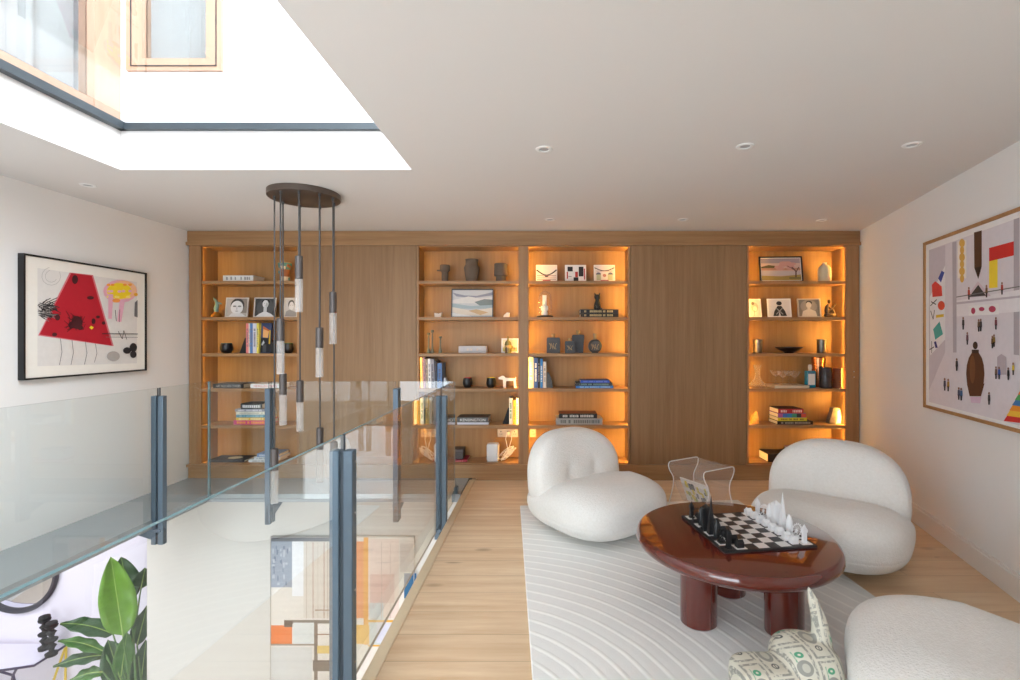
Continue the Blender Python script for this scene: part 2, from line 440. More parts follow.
# rooflight: dark frame, glass, and the white building around its well
mb = MB(); a, b_, c_, d_ = SK
mb.box(a - .03, a + .045, c_, d_ + .03, zt, zt + .045); mb.box(a, b_, d_ - .03, d_ + .03, zt, zt + .04)
mb.box(b_ - .01, b_ + .03, c_, d_, zt, zt + .04); mb.box(a, b_, c_ - .03, c_ + .01, zt, zt + .04)
w2 = struct('window_2', mb, mat((62, 70, 76), .4, .2, name='rooflight_frame'), smooth=0)
MB().box(a + .01, b_, c_, d_ - .005, zt + .045, zt + .06).build('pane', w2, SKYGLASS, smooth=0)
struct('wall_exterior_back', MB().box(-4.4, -2.59, 3.04, 3.3, 2.70, 6.2).box(-2.0, 1.2, 3.04, 3.3, 2.70, 6.2).box(-2.59, -2.0, 3.04, 3.3, 2.70, 3.03).box(-2.59, -2.0, 3.04, 3.3, 4.6, 6.2), RENDER_WHITE, smooth=0)
mb = MB(); mb.mat(PINE).box(-2.59, -2.49, 3.02, 3.12, 3.03, 4.6).box(-2.096, -2.0, 3.02, 3.12, 3.03, 4.6)
mb.mat(PINE_H).box(-2.49, -2.096, 3.021, 3.12, 3.03, 3.105).box(-2.49, -2.096, 3.021, 3.12, 4.5, 4.6)
mb.mat(STEEL_D).box(-2.56, -2.03, 3.015, 3.03, 3.055, 3.06).box(-2.56, -2.555, 3.015, 3.03, 3.055, 4.57).box(-2.035, -2.03, 3.015, 3.03, 3.055, 4.57)
w3 = struct('window_3', mb, smooth=0)
MB().box(-2.49, -2.096, 3.05, 3.065, 3.105, 4.5).build('pane', w3, WINGLASS, smooth=0)
MB().mat(mat((156, 154, 151), .8, name='grey_backing')).box(-2.49, -2.096, 3.09, 3.1, 3.105, 4.5).build('pane_backing', w3, smooth=0)  # pale sheet added behind the pane so the window reads bright
# left side of the well: timber glazed wall with white curtains
mb = MB(); mb.mat(PINE).box(-2.73, -2.635, 2.86, 3.035, 2.70, 6.0).box(-2.73, -2.645, -.5, -.3, 2.70, 6.0)
mb.mat(PINE_H).box(-2.73, -2.64, -.3, 2.86, 2.70, 2.775)
w4 = struct('window_4', mb, smooth=0)
MB().box(-2.69, -2.68, -.3, 2.86, 2.775, 6.0).build('pane', w4, WINGLASS, smooth=0)
mb = MB(); n = 150
pts = [(-2.86 + .05 * math.sin(i * .55) + .03 * math.sin(i * .21 + 1), -.2 + 3.1 * i / n) for i in range(n + 1)]
for (xa, ya), (xb, yb2) in zip(pts, pts[1:]): mb.add([(xa, ya, 2.74), (xb, yb2, 2.74), (xb, yb2, 6), (xa, ya, 6)], [(0, 1, 2, 3)])
cu = mb.build('curtain', None, mat((164, 162, 159), .9, name='sheer_curtain'), smooth=80)
tag(cu, 'white gathered curtain hanging inside the timber glazing beside the rooflight', 'curtain')
struct('wall_exterior_left', MB().box(-3.4, -3.2, -.5, 3.3, 2.70, 6.2), RENDER_WHITE, smooth=0)

# lower storey seen through the opening
LF = -2.75; LBY = 4.6; LPX = XU(147, LBY)            # floor, back wall and its free end
struct('floor_lower', MB().box(-7.6, 3.4, -2.0, 5.6, LF - .1, LF), mat((206, 196, 184), .5, var=.04, name='lower_floor'), smooth=0)
struct('wall_lower_back', MB().box(LPX, 3.4, LBY, 5.4, LF, -.055), mat((208, 206, 201), .9, var=.012, nscale=2, name='dimmed_wall_paint'), smooth=0)  # painted darker than the other white walls, standing in for dimmer light
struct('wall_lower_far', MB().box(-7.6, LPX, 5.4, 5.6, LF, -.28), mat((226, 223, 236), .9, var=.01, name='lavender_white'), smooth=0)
struct('wall_lower_left', MB().box(-7.7, -7.6, -2.0, 5.6, LF, -.28), WHITE_WALL, smooth=0)
struct('wall_lower_right', MB().box(3.3, 3.4, -2.0, 4.1, LF, -.28), WHITE_WALL, smooth=0)
struct('ceiling_lower', MB().box(-7.6, WL - .12, -2.0, 5.6, -.28, -.2), CEIL_PAINT, smooth=0)
struct('wall_lower_near', MB().box(-7.6, -5.2, -2.1, -2.0, LF, -.28).box(-3.2, 3.3, -2.1, -2.0, LF, -.28).box(-5.2, -3.2, -2.1, -2.0, -.5, -.28), WHITE_WALL, smooth=0)  # unseen wall; its opening is added to let light into the lower storey
for i, x in enumerate((-6.2, -4.6)):  # unseen downlights, added to brighten the lower storey
    dl = thing('downlight', 'added fill downlight on the lower storey ceiling %s' % ('over the console desk' if i == 0 else 'over the big leafy plant'), 'downlight', (x, 4.0, -.285))
    MB().lathe([(.045, 0), (.06, 0), (.06, .004), (.045, .004)], 24).build('ring', dl, WHITE)
    MB().lathe([(0, .002), (.045, .002)], 24).build('lens', dl, mat((255, 244, 230), .5, emit=3, name='fill_lens'))
    d = bpy.data.lights.new('lower_fill_light', 'AREA'); d.shape = 'DISK'; d.size = .3; d.energy = 12; d.color = (.95, .93, 1)
    lo = bpy.data.objects.new('lower_fill_light', d); COL.objects.link(lo); lo.location = (x, 4.0, -.3)

# ------------------------------------------------------------------ built-in bookcase wall
HX = lambda u: XU(u, BK)
TOPZ, BOTZ = ZV(246.5, BK), ZV(463.5, BK)
SZ = [ZV(v, BK) for v in (280.7, 317.0, 353.5, 388.7, 425.5)] + [BOTZ]
YB = 5.035
LEDS = [5, 11, 17, 24]
def bookcase(label, x0, x1, o0, o1, s0, s1):
    t = thing('bookcase', label, 'bookcase', ((x0 + x1) / 2, BK, 0), group='lit oak bookcases')
    L = lambda x: x - (x0 + x1) / 2
    mb = MB(); g = .013
    mb.mat(OAK).box(L(x0), L(o0), 0, .03, BOTZ - .03, TOPZ + .02).box(L(o1), L(x1), 0, .03, BOTZ - .03, TOPZ + .02)
    mb.mat(OAK_IN).box(L(x0), L(o0) - g, .03, YB - BK, BOTZ - .03, TOPZ + .02).box(L(o1) + g, L(x1), .03, YB - BK, BOTZ - .03, TOPZ + .02)
    mb.box(L(o0) - g, L(o1) + g, YB - BK - .012, YB - BK, BOTZ, TOPZ)
    mb.mat(OAK_H).box(L(o0) - g, L(o1) + g, .006, YB - BK, TOPZ, TOPZ + .02).box(L(o0) - g, L(o1) + g, .006, YB - BK, BOTZ - .03, BOTZ)
    mb.build('carcass', t, smooth=0)
    for z in SZ[:5]:
        MB().rbox(L(o0) - g, L(o1) + g, .035, YB - BK - .012, z - .03, z, .002, 1).rbox(L(o0) + .0, L(o1) - .0, .006, .04, z - .03, z, .002, 1).build('shelf', t, OAK_H)
    for xx, s_ in ((L(o0) - .0115, s0), (L(o1) + .0045, s1)):
        MB().box(xx, xx + .007, .0305, .034, BOTZ + .01, TOPZ - .01).build('led_strip', t, led_mat('led', s_), smooth=0)
    return t
X1 = (-3.468, HX(297) + .022); X2 = (HX(418.7) - .022, HX(523.5)); X3 = (HX(523.5), HX(628) + .022); X4 = (HX(749) - .022, HX(859) + .002)
bookcase('oak bookcase with the portrait photos, its foot behind the glass balustrade', X1[0], X1[1], HX(201), HX(297), 15, 11)
bookcase('oak bookcase with three brown vases on its top shelf', X2[0], X2[1], HX(418.7), HX(518.5), 15, 36)
bookcase('brightly lit oak bookcase behind the lounge chair, dark bottles on a shelf', X3[0], X3[1], HX(528.5), HX(628), 55, 66)
b4 = bookcase('oak bookcase next to the white wall, with cocktail glasses and decanter', X4[0], X4[1], HX(749), HX(846), 58, 78)
for v in (371.5, 377):
    MB().lathe([(0, .008), (.006, .008), (.008, .004), (.008, -.002), (0, -.002)], 14, M=Matrix.Translation((HX(853.5) - b4.location.x, 0, ZV(v, BK))) @ Matrix.Rotation(R(90), 4, 'X')).build('push_button', b4, CHROME)
def cabinet(label, x0, x1):
    t = thing('tall_cabinet', label, 'cabinet', ((x0 + x1) / 2, BK, 0), group='closed oak cabinets')
    w = (x1 - x0) / 2
    MB().box(-w, w, .022, YB - BK, BOTZ - .03, TOPZ + .02).build('carcass', t, OAK_IN, smooth=0)
    MB().rbox(-w + .002, w - .002, -.004, .02, BOTZ - .005, TOPZ + .015, .0015, 1).build('door', t, OAK_PANEL)
cabinet('plain oak cabinet door behind the hanging glass pendants', X1[1] + .002, X2[0] - .002)
cabinet('plain oak cabinet door between the two brightest bookcases', X3[1] + .002, X4[0] - .002)
mb = MB(); cz = ZV(231.5, BK)
mb.prism([(0, 0), (0, 0)], 0, 0) if False else None
mb.box(WL + .005, WRX(BK) - .008, BK - .015, YB, ZV(242.5, BK), CEILZ - .004).box(WL + .001, WRX(BK) - .004, BK - .03, YB, ZV(245.5, BK), ZV(242.5, BK))
struct('trim_2', mb, OAK_H, smooth=0)
struct('trim_3', MB().box(WL + .012, WRX(BK) - .012, BK - .012, YB, 0.022, BOTZ - .03).box(WL + .005, WRX(BK) - .008, BK - .028, YB, BOTZ - .03, BOTZ - .006).box(VX1 + .05, WRX(BK) - .012, BK - .012, YB, 0.001, .022), OAK_H, smooth=0)

# ------------------------------------------------------------------ shelf contents
KY = 4.85
def P(row, u, y=KY): return (XU(u, y), y, SZ[row - 1] + .0006)
def px(n, y=KY): return n * y / F
def solo(name, label, cat, mb, loc, m=None, group=None, rz=0, smooth=40): return tag(mb.build(name, None, m, loc=loc, rz=rz, smooth=smooth), label, cat, group)

def title_mesh(mb, w, h, txt, m, M):
    mb.mat(m)
    if txt and not txt.startswith('~'):
        vs_, fs = text_geo(txt)
        mb.add([((x - .5) * w, 0, (z - .5) * h) for x, z in vs_], fs, M)
    else:                                              # lettering too fine to read: a row of short strokes
        rnd = random.Random(hash(str(w) + str(h)) % 9999 if False else int(w * 1e5) + int(h * 1e5))
        x = -w / 2
        while x < w / 2:
            l = h * rnd.uniform(.25, .6)
            if rnd.random() < .85: mb.add([(x, 0, -h / 2), (x + l, 0, -h / 2), (x + l, 0, h / 2 * rnd.uniform(.6, 1)), (x, 0, h / 2)], [(0, 1, 2, 3)], M)
            x += l + h * .18
    return mb

def lying(label, loc, w, d, t_, rgb, txt='~', tc=(235, 232, 225), rz=0, group=None, spine_w=.8, page=True, cover=None, th=.55):
    b = thing('book', label, 'book', loc, rz, group)
    m = mat(rgb, .55, var=.06, nscale=25, name='book_cloth'); c = min(.0035, t_ * .16)
    mb = MB(); mb.mat(m).box(-w / 2, w / 2, 0, .004, 0, t_).box(-w / 2, w / 2, .004, d, 0, c).mat(cover or m).box(-w / 2, w / 2, .004, d, t_ - c, t_)
    if txt: title_mesh(mb, w * spine_w, t_ * th, txt, mat(tc, .6, name='title_ink'), Matrix.Translation((0, -.0006, t_ / 2)))
    mb.build('cover', b, smooth=0)
    MB().box(-w / 2 + .004, w / 2 - .004, .004, d - .004, c, t_ - c).build('pages', b, PAGES, smooth=0)
    return b
def upright(label, loc, t_, h, d, rgb, txt='~', tc=(235, 232, 225), lean=0, group=None, rz=0):
    b = thing('book', label, 'book', (loc[0], loc[1], loc[2] + abs(math.sin(lean)) * t_ / 2), rz, group); b.rotation_euler = (0, lean, rz)
    m = mat(rgb, .55, var=.06, nscale=25, name='book_cloth'); c = min(.003, t_ * .16)
    mb = MB(); mb.mat(m).box(-t_ / 2, t_ / 2, 0, .004, 0, h).box(-t_ / 2, -t_ / 2 + c, .004, d, 0, h).box(t_ / 2 - c, t_ / 2, .004, d, 0, h)
    if txt and t_ > .012: title_mesh(mb, h * .6, t_ * .5, txt, mat(tc, .6, name='title_ink'), Matrix.Translation((0, -.0006, h * .52)) @ Matrix.Rotation(R(90), 4, 'Y'))
    mb.build('cover', b, smooth=0)
    MB().box(-t_ / 2 + c, t_ / 2 - c, .004, d - .004, .003, h - .003).build('pages', b, PAGES, smooth=0)
    return b
def stack(row, items, y=4.805, group=None):
    """items from the bottom up: (u0, u1, thickness px, depth, rgb, title, title rgb, label, turn)"""
    z = SZ[row - 1] + .0006
    for it in items:
        u0, u1, tp, d, rgb, txt, tc, label = it[:8]; turn = it[8] if len(it) > 8 else 0
        cover = it[9] if len(it) > 9 else None
        t_ = px(tp, y); w = px(u1 - u0, y)
        lying(label, (XU((u0 + u1) / 2, y), y + abs(math.sin(turn)) * w / 2, z), w, d, t_ - .0006, rgb, txt, tc, turn, group, cover=cover); z += t_

G = lambda n, r=.7: mat((n, n, n), r, var=.08, nscale=30, name='grey_tone')
S = lambda a, b, c: mat((a, b, c), .7, var=.06, nscale=30, name='printed_tone')
def portrait(kind):
    if kind == 1:   # close-up pale face in glasses
        return [(S(186, 178, 168), rect(0, 0, 1, 1)), (S(140, 130, 120), rect(.6, .2, 1, 1)), (G(60), ell(.5, .62, .33, .4)), (G(225), ell(.48, .5, .3, .38)), (G(130), ell(.37, .57, .09, .045)), (G(130), ell(.6, .57, .09, .045)), (G(192), ell(.48, .45, .03, .09)), (G(140), ell(.48, .3, .08, .022)), (G(215), [(.1, 0), (.25, .18), (.72, .18), (.95, 0)])]
    if kind == 2:   # dark ground, small head, long neck
        return [(G(62), rect(0, 0, 1, 1)), (G(80), ell(.5, .5, .42, .5)), (G(28), ell(.52, .84, .2, .13)), (G(218), ell(.5, .7, .15, .22)), (G(150), ell(.44, .73, .03, .014)), (G(150), ell(.56, .73, .03, .014)), (G(160), ell(.5, .6, .04, .012)), (G(180), ell(.57, .66, .05, .12)), (G(205), rect(.42, .2, .58, .55)), (G(222), [(.05, 0), (.2, .14), (.42, .26), (.58, .26), (.82, .14), (.97, 0)])]
    if kind == 3:
        return [(G(196), rect(0, 0, 1, 1)), (G(80), ell(.48, .7, .26, .24)), (G(222), ell(.5, .6, .2, .24)), (G(140), ell(.42, .64, .04, .016)), (G(140), ell(.58, .64, .04, .016)), (G(150), [(0, 0), (.1, .3), (.4, .4), (.7, .3), (1, .25), (1, 0)])]
    if kind == 4:   # pale flower study
        return [(S(224, 216, 204), rect(0, 0, 1, 1)), (S(190, 178, 164), ell(.45, .55, .36, .3)), (S(120, 108, 98), ell(.3, .78, .16, .1)), (S(226, 216, 200), ell(.5, .45, .2, .16)), (S(140, 126, 112), stroke([(.35, 0), (.42, .35)], .04)[0])]
    if kind == 5:   # figure seen from behind with crossed straps
        return [(S(226, 218, 210), rect(0, 0, 1, 1)), (G(48), [(.2, 0), (.26, .3), (.42, .62), (.6, .62), (.76, .3), (.84, 0)]), (G(40), ell(.5, .78, .13, .13)), (G(150), stroke([(.34, .1), (.66, .5)], .05)[0]), (G(150), stroke([(.66, .1), (.34, .5)], .05)[0]), (G(205), [(.44, 0), (.5, .26), (.56, 0)])]
    return [(S(150, 134, 116), rect(0, 0, 1, 1)), (S(178, 160, 140), ell(.5, .6, .4, .4)), (S(90, 76, 62), ell(.52, .82, .15, .12)), (S(232, 216, 196), ell(.5, .68, .13, .18)), (S(226, 210, 190), rect(.43, .38, .57, .56)), (S(228, 212, 192), [(.14, 0), (.2, .3), (.4, .42), (.6, .42), (.82, .3), (.88, 0)])]
def framed(label, row, u0, u1, vt, vb, polys, fm, fw=.012, mountm=None, mw=0, lean=8, y=4.86, cat='photo frame', name='photo_frame', group=None, rz=0):
    w = px(u1 - u0, y); h = px(vb - vt, y); x = XU((u0 + u1) / 2, y)
    t = thing(name, label, cat, (x, y, SZ[row - 1] + .003), rz, group, rx=-R(lean))
    mb = MB()
    mb.box(-w / 2, w / 2, 0, .016, 0, fw).box(-w / 2, w / 2, 0, .016, h - fw, h).box(-w / 2, -w / 2 + fw, 0, .016, fw, h - fw).box(w / 2 - fw, w / 2, 0, .016, fw, h - fw)
    mb.box(-w / 2 + .002, w / 2 - .002, .012, .0155, .002, h - .002)
    mb.build('frame', t, fm, smooth=0)
    i = fw + mw
    if mw: MB().box(-w / 2 + fw, w / 2 - fw, .009, .012, fw, h - fw).build('mount', t, mountm or PAPER, smooth=0)
    art('print', t, polys, w - 2 * i, h - 2 * i, -w / 2 + i, i, .0088 if mw else .0115)
    return t
def card(label, row, u0, u1, vt, vb, polys, lean=10, y=4.86, m=None, name='art_card', cat='art print', group=None, bw=.012, rz=0):
    w = px(u1 - u0, y); h = px(vb - vt, y)
    t = thing(name, label, cat, (XU((u0 + u1) / 2, y), y, SZ[row - 1] + .003), rz, group, rx=-R(lean))
    MB().box(-w / 2, w / 2, 0, .012, 0, h).build('board', t, m or PAPER, smooth=0)
    art('print', t, polys, w - 2 * bw, h - 2 * bw, -w / 2 + bw, bw, -.0006)
    return t

SILV = mat((214, 208, 200), .4, .2, var=.03, name='pale_frame')
# --- first bookcase
stack(1, [(223, 253.2, 5.8, .2, (226, 226, 222), '~', (150, 150, 150), 'white two-volume book lying alone on the top shelf, first bookcase')])
cols = [S(88, 138, 128), S(200, 150, 96), S(222, 208, 180), S(150, 92, 54)]
prof = [(0, 0), (.034, 0), (.036, .01), (.04, .05), (.05, .12), (.062, .185), (.064, .19), (.059, .188), (.045, .12), (.03, .02), (0, .02)]
mb = MB()
for k in range(len(prof) - 1): mb.mat(cols[k % 4] if k < 6 else cols[2]); mb.lathe(prof[k:k + 2], 24)
c = solo('beaker', 'patterned teal and orange flared beaker beside the hanging pendants, top shelf', 'beaker', mb, P(1, 284.7, 4.87))
for k in range(14):
    a_ = k * 2.4; z = .03 + .15 * ((k * .37) % 1)
    M_ = Matrix.Rotation(a_, 4, 'Z') @ Matrix.Translation((.041 + .02 * z / .19, 0, z))
    MB().supell((0, 0, 0), (.006, .012, .016), n=4, M=M_).build('painted_motif', c, cols[(k * 3) % 4])
t = thing('figurine', 'green bronze long-necked figurine on a round brass base, before the oak side panel', 'figurine', P(2, 216.5, 4.86), rz=R(15))
MB().lathe([(0, 0), (.045, 0), (.05, .012), (.044, .03), (.03, .045), (.02, .055), (0, .058)], 24).build('base', t, mat((178, 128, 58), .35, .8, name='old_brass'))
mb = MB(); VERD = mat((120, 150, 140), .6, .3, var=.2, nscale=60, name='verdigris')
mb.tube([(0, 0, .05), (-.004, 0, .09), (.006, 0, .12), (.002, 0, .15), (-.012, 0, .185)], [.018, .022, .02, .014, .006], 10)
mb.tube([(0, 0, .142), (.03, -.005, .14), (.05, -.008, .133)], [.013, .011, .004], 8)
mb.tube([(-.004, 0, .15), (-.02, 0, .18), (-.026, 0, .2)], [.008, .006, .002], 8)
mb.build('body', t, VERD)
framed('pale framed portrait photo of a face in close-up, beside the bronze figurine', 2, 225, 246.8, 297, 317, portrait(1), SILV, .009, rz=R(4), group='portrait photos in pale frames')
framed('pale framed portrait photo on a dark ground, a head with long bare neck', 2, 253.5, 274.5, 297, 317, portrait(2), SILV, .009, rz=R(4), group='portrait photos in pale frames')
framed('pale framed portrait photo half hidden behind the thickest pendant', 2, 283, 297, 297, 317, portrait(3), SILV, .009, rz=0, group='portrait photos in pale frames', y=4.9)
def tealight(label, row, u, rgb, wpx=10.5, hpx=10, body=BLACK):
    t = thing('candle_holder', label, 'candle holder', P(row, u, 4.86), group='round black candle holders')
    r = px(wpx, 4.86) / 2; h = px(hpx, 4.86)
    MB().lathe([(0, 0), (r * .55, 0), (r * .75, h * .08), (r * .98, h * .35), (r, h * .55), (r * .9, h * .85), (r * .82, h), (r * .76, h), (r * .8, h * .88), (0, h * .86)], 28).build('bowl', t, body)
    MB().lathe([(r * .835, h * .98), (r * .80, h * 1.012), (r * .74, h * 1.0), (r * .72, h * .9), (0, h * .88)], 28).build('lining', t, mat(rgb, .4, var=.05, name='enamel'))
tealight('round black candle holder with teal lining, shelf under the portraits', 3, 226.5, (70, 150, 150), 11.5, 10)
tealight('round black candle holder with green lining, half hidden by a pendant', 3, 288.5, (70, 150, 60), 9.5, 10)
MB_ = MB().prism([(-.04, 0), (.02, 0), (.02, .14), (.012, .15)], 0, .1)
solo('bookend', 'black wedge bookend leaning on the pink book spine', 'bookend', MB_, P(3, 243.6, 4.83), BLACKM)
bx = [(247.3, 2.6, 30, (226, 128, 124), 'tall pink book, first of the row beside the wedge bookend'), (249.2, 1.6, 30, (216, 204, 186), 'thin cream book between the pink and the blue spines'), (251.2, 2.6, 30, (86, 128, 184), 'tall blue book with a red foot band on the portrait bookcase'), (254.6, 3.8, 30, (208, 206, 216), 'wide pale grey book beside the yellow spine'), (257.7, 2.2, 30, (232, 216, 92), 'yellow book next to the dark book shown cover out')]
for u, tw, h, rgb, lb in bx: upright(lb, P(3, u, 4.81), px(tw, 4.81) - .001, px(h, 4.81), .2, rgb, '~', (120, 110, 120), group='books under the portrait photos')
w, h = px(11, 4.83), px(30, 4.83)
t = thing('book', 'dark blue book standing cover out with an orange building on it', 'book', (XU(265, 4.83), 4.83, SZ[2] + .0035), R(-6), 'books under the portrait photos', rx=-R(4))
MB().box(-w / 2, w / 2, 0, .025, 0, h).build('cover', t, S(52, 62, 92), smooth=0)
art('cover_print', t, [(S(60, 72, 108), rect(.02, .02, .98, .98)), (S(34, 34, 38), rect(.02, .02, .98, .5)), (S(190, 96, 44), [(.2, .9), (.85, .76), (.85, .7), (.22, .8)]), (S(222, 168, 106), [(.22, .8), (.8, .72), (.7, .5), (.22, .52)]), (S(186, 190, 196), [(.1, .28), (.3, .42), (.42, .34), (.2, .24)]), (S(70, 72, 76), rect(.25, .02, .6, .28)), (S(206, 168, 40), rect(.82, .3, .95, .76))], w, h, -w / 2, 0, -.0005)
MB_ = MB().prism([(-.02, 0), (.045, 0), (-.012, .13), (-.02, .13)], 0, .09)
solo('bookend', 'black wedge bookend leaning against the dark blue book cover', 'bookend', MB_, P(3, 272.3, 4.80), BLACKM, rz=0)
stack(4, [(213, 243.5, 4.2, .2, (40, 40, 42), 'ART RECORD COVERS', (190, 190, 186), 'black book with pale spine title lying behind the glass, fourth shelf')])
stack(4, [(250.5, 279.5, 4.2, .2, (238, 236, 234), 'THE ROLLING STONES', (220, 70, 60), 'white book with red spine lettering lying behind the glass')])
stack(5, [(233.5, 267, 4.2, .205, (214, 74, 130), '~', (244, 160, 60), 'pink book at the bottom of the bright stack behind the balustrade post'), (236, 265.6, 2.9, .21, (226, 184, 72), '~', (240, 226, 180), 'yellow book second from bottom in the bright stack'), (236, 265.5, 2.9, .21, (98, 148, 166), '~', (150, 190, 200), 'teal book in the middle of the bright stack'), (236, 265, 2.9, .21, (226, 222, 206), '~', (180, 176, 166), 'cream book above the teal one in the bright stack'), (235, 264.5, 2.7, .21, (150, 152, 164), '~', (220, 220, 226), 'grey book second from top in the bright stack'), (240.5, 262, 5.4, .18, (34, 36, 40), '~', (230, 230, 230), 'small black book on top of the bright stack')])
b = lying('large black book with a pale disc on its cover, bottom shelf behind glass', (XU(226, 4.80), 4.80, BOTZ + .001), px(36), .2, .022, (46, 46, 50), None, cover=S(52, 52, 56))
mb = MB(); mb.mat(S(206, 196, 160)); mb.add([(x, y, .0228) for x, y in ell(.03, .1, .07, .05)], [tuple(range(22))]); mb.build('cover_disc', b, smooth=0)
stack(6, [(248.5, 277, 2.6, .2, (222, 222, 222), '~', (150, 150, 150), 'white paperback at the bottom of the stack by the glass post'), (254, 280, 2.6, .2, (214, 216, 220), '~', (140, 150, 160), 'pale grey paperback in the middle of the stack by the glass post'), (257, 279, 3.4, .19, (120, 146, 186), '~', (220, 220, 230), 'blue book on top of the stack by the glass post')])

# --- second bookcase
CLAY = mat((104, 88, 74), .85, var=.08, nscale=50, bmp=.15, bscale=200, name='brown_clay')
k = px(1)
t = solo('vase', 'small brown clay vase with a side lug, beside the tall closed door', 'vase', MB().lathe([(0, 0), (3.2 * k, 0), (3.3 * k, 9.5 * k), (4.8 * k, 10.8 * k), (5 * k, 11.5 * k), (5 * k, 16 * k), (4.4 * k, 16.6 * k), (3.8 * k, 16 * k), (3 * k, 6 * k), (0, 5 * k)], 32).rbox(-8 * k, -3 * k, -.02, .02, 10.6 * k, 11.6 * k, .004), P(1, 445), CLAY, 'brown clay vases')
solo('vase', 'tall shouldered brown clay vase, middle of the three clay vases', 'vase', MB().lathe([(0, 0), (5.6 * k, 0), (5.8 * k, 1 * k), (7.8 * k, 13.6 * k), (7.6 * k, 14.4 * k), (6.2 * k, 17 * k), (6.1 * k, 21 * k), (6.6 * k, 22 * k), (6 * k, 22.3 * k), (5.5 * k, 21 * k), (5.5 * k, 16 * k), (6.5 * k, 12 * k), (0, 3 * k)], 36), P(1, 471.8), CLAY, 'brown clay vases')
solo('vase', 'brown clay vase with wide upper drum, beside the bookcase upright', 'vase', MB().lathe([(0, 0), (5 * k, 0), (5.1 * k, 5.4 * k), (6.7 * k, 5.8 * k), (6.8 * k, 6.6 * k), (6.6 * k, 17.5 * k), (5.8 * k, 18.2 * k), (5.6 * k, 17 * k), (5.6 * k, 8 * k), (0, 7 * k)], 36), P(1, 500.8), CLAY, 'brown clay vases')
sea = [(S(204, 206, 208), rect(0, 0, 1, 1)), (S(150, 152, 166), [(0, .9), (.3, .8), (.6, .78), (1, .92), (1, .8), (.5, .7), (.1, .76)]), (S(224, 222, 218), [(0, .62), (.4, .76), (.7, .68), (1, .74), (1, .5), (0, .5)]), (S(128, 140, 140), [(.55, .55), (.8, .66), (1, .64), (1, .42), (.7, .4)]), (S(166, 184, 190), [(0, .5), (.45, .4), (1, .44), (1, .3), (0, .3)]), (S(230, 222, 208), [(0, .36), (.5, .22), (1, .34), (1, .05), (.4, .04), (0, .16)]), (S(206, 178, 138), [(.4, .22), (.6, .28), (.9, .16), (.7, .06)]), (S(238, 238, 236), [(0, .14), (.4, .06), (.5, 0), (0, 0)])]
framed('thin dark framed seascape painting on the shelf under the clay vases', 2, 451, 493, 288.3, 317, sea, mat((70, 72, 76), .4, .4, name='dark_frame'), .008, name='framed_painting', cat='painting', lean=6, y=4.9)
mb = MB().prism([(-.032, .0), (.032, 0), (.036, .048), (.01, .036), (-.034, .044)], 0, .05)
solo('ornament', 'small white shell-shaped ornament beside the closed door, under the first clay vase', 'ornament', mb, P(2, 437.8, 4.84), mat((226, 214, 200), .6, name='shell_white'))
mb = MB().prism([(-.03, 0), (.028, 0), (.03, .045), (.006, .048), (-.026, .018)], 0, .05)
solo('ornament', 'small white wedge-shaped ornament beside the seascape, near the upright', 'ornament', mb, P(2, 506.3, 4.84), mat((230, 222, 210), .6, name='shell_white2'))
for u, vt, lb, dy in ((428.6, 333, 'tall slim bronze figure nearest the closed door', 0), (432.3, 330, 'tallest slim bronze figure, between the two others', .03), (440.3, 336.5, 'shortest slim bronze figure, standing apart from its pair', 0)):
    h = px(353.5 - vt); mb = MB()
    mb.lathe([(0, 0), (.02, 0), (.018, .02), (.009, .05), (.007, h * .5), (.008, h * .7), (.006, h * .82), (.006, h * .86), (.015, h * .9), (.017, h * .95), (.012, h * .99), (0, h)], 16)
    solo('figurine', lb, 'figurine', mb, P(3, u, 4.84 + dy), mat((122, 122, 104), .5, .5, var=.2, nscale=60, name='aged_bronze'), 'slim bronze figures')
t = thing('radio', 'low pale grey radio box on the shelf under the seascape', 'radio', P(3, 472.5, 4.83))
MB().rbox(-px(14), px(14), 0, .1, 0, px(7.2), .006).build('body', t, mat((196, 190, 190), .5, name='pale_shell'))
MB().box(-px(13), px(13), -.001, .001, px(1.8), px(1.5)).build('seam', t, G(150), smooth=0)
for u in (-5.5, -2, 4): MB().box(px(u), px(u + 1.6), -.0012, .001, px(2.6), px(4.6)).build('dial', t, S(222, 196, 170), smooth=0)
framed('white framed landscape print half behind the parakeet figurine', 3, 501.3, 518.3, 339, 353.5, [(S(226, 220, 196), rect(0, 0, 1, 1)), (S(200, 190, 120), rect(0, 0, 1, .35)), (S(160, 150, 90), ell(.55, .35, .2, .15)), (S(190, 120, 90), ell(.8, .25, .08, .1))], WHITE, .012, name='framed_print', cat='framed print', y=4.93)
t = thing('figurine', 'bottle shaped figurine in green and amber, before the white framed print', 'figurine', P(3, 508, 4.86))
MB().lathe([(0, 0), (.032, 0), (.034, .02), (.03, .06), (.034, .085), (.028, .11), (.014, .125), (.008, .14), (.006, .165), (0, .17)], 22).build('body', t, mat((116, 108, 62), .25, var=.35, nscale=45, name='mottled_green'))
MB().lathe([(.031, .05), (.036, .06), (.034, .075), (.03, .08)], 22).build('band', t, mat((186, 150, 84), .3, name='amber_band'))
MB().supell((-.012, -.026, .035), (.01, .01, .03), n=5).build('patch', t, mat((84, 62, 44), .4, name='brown_patch'))
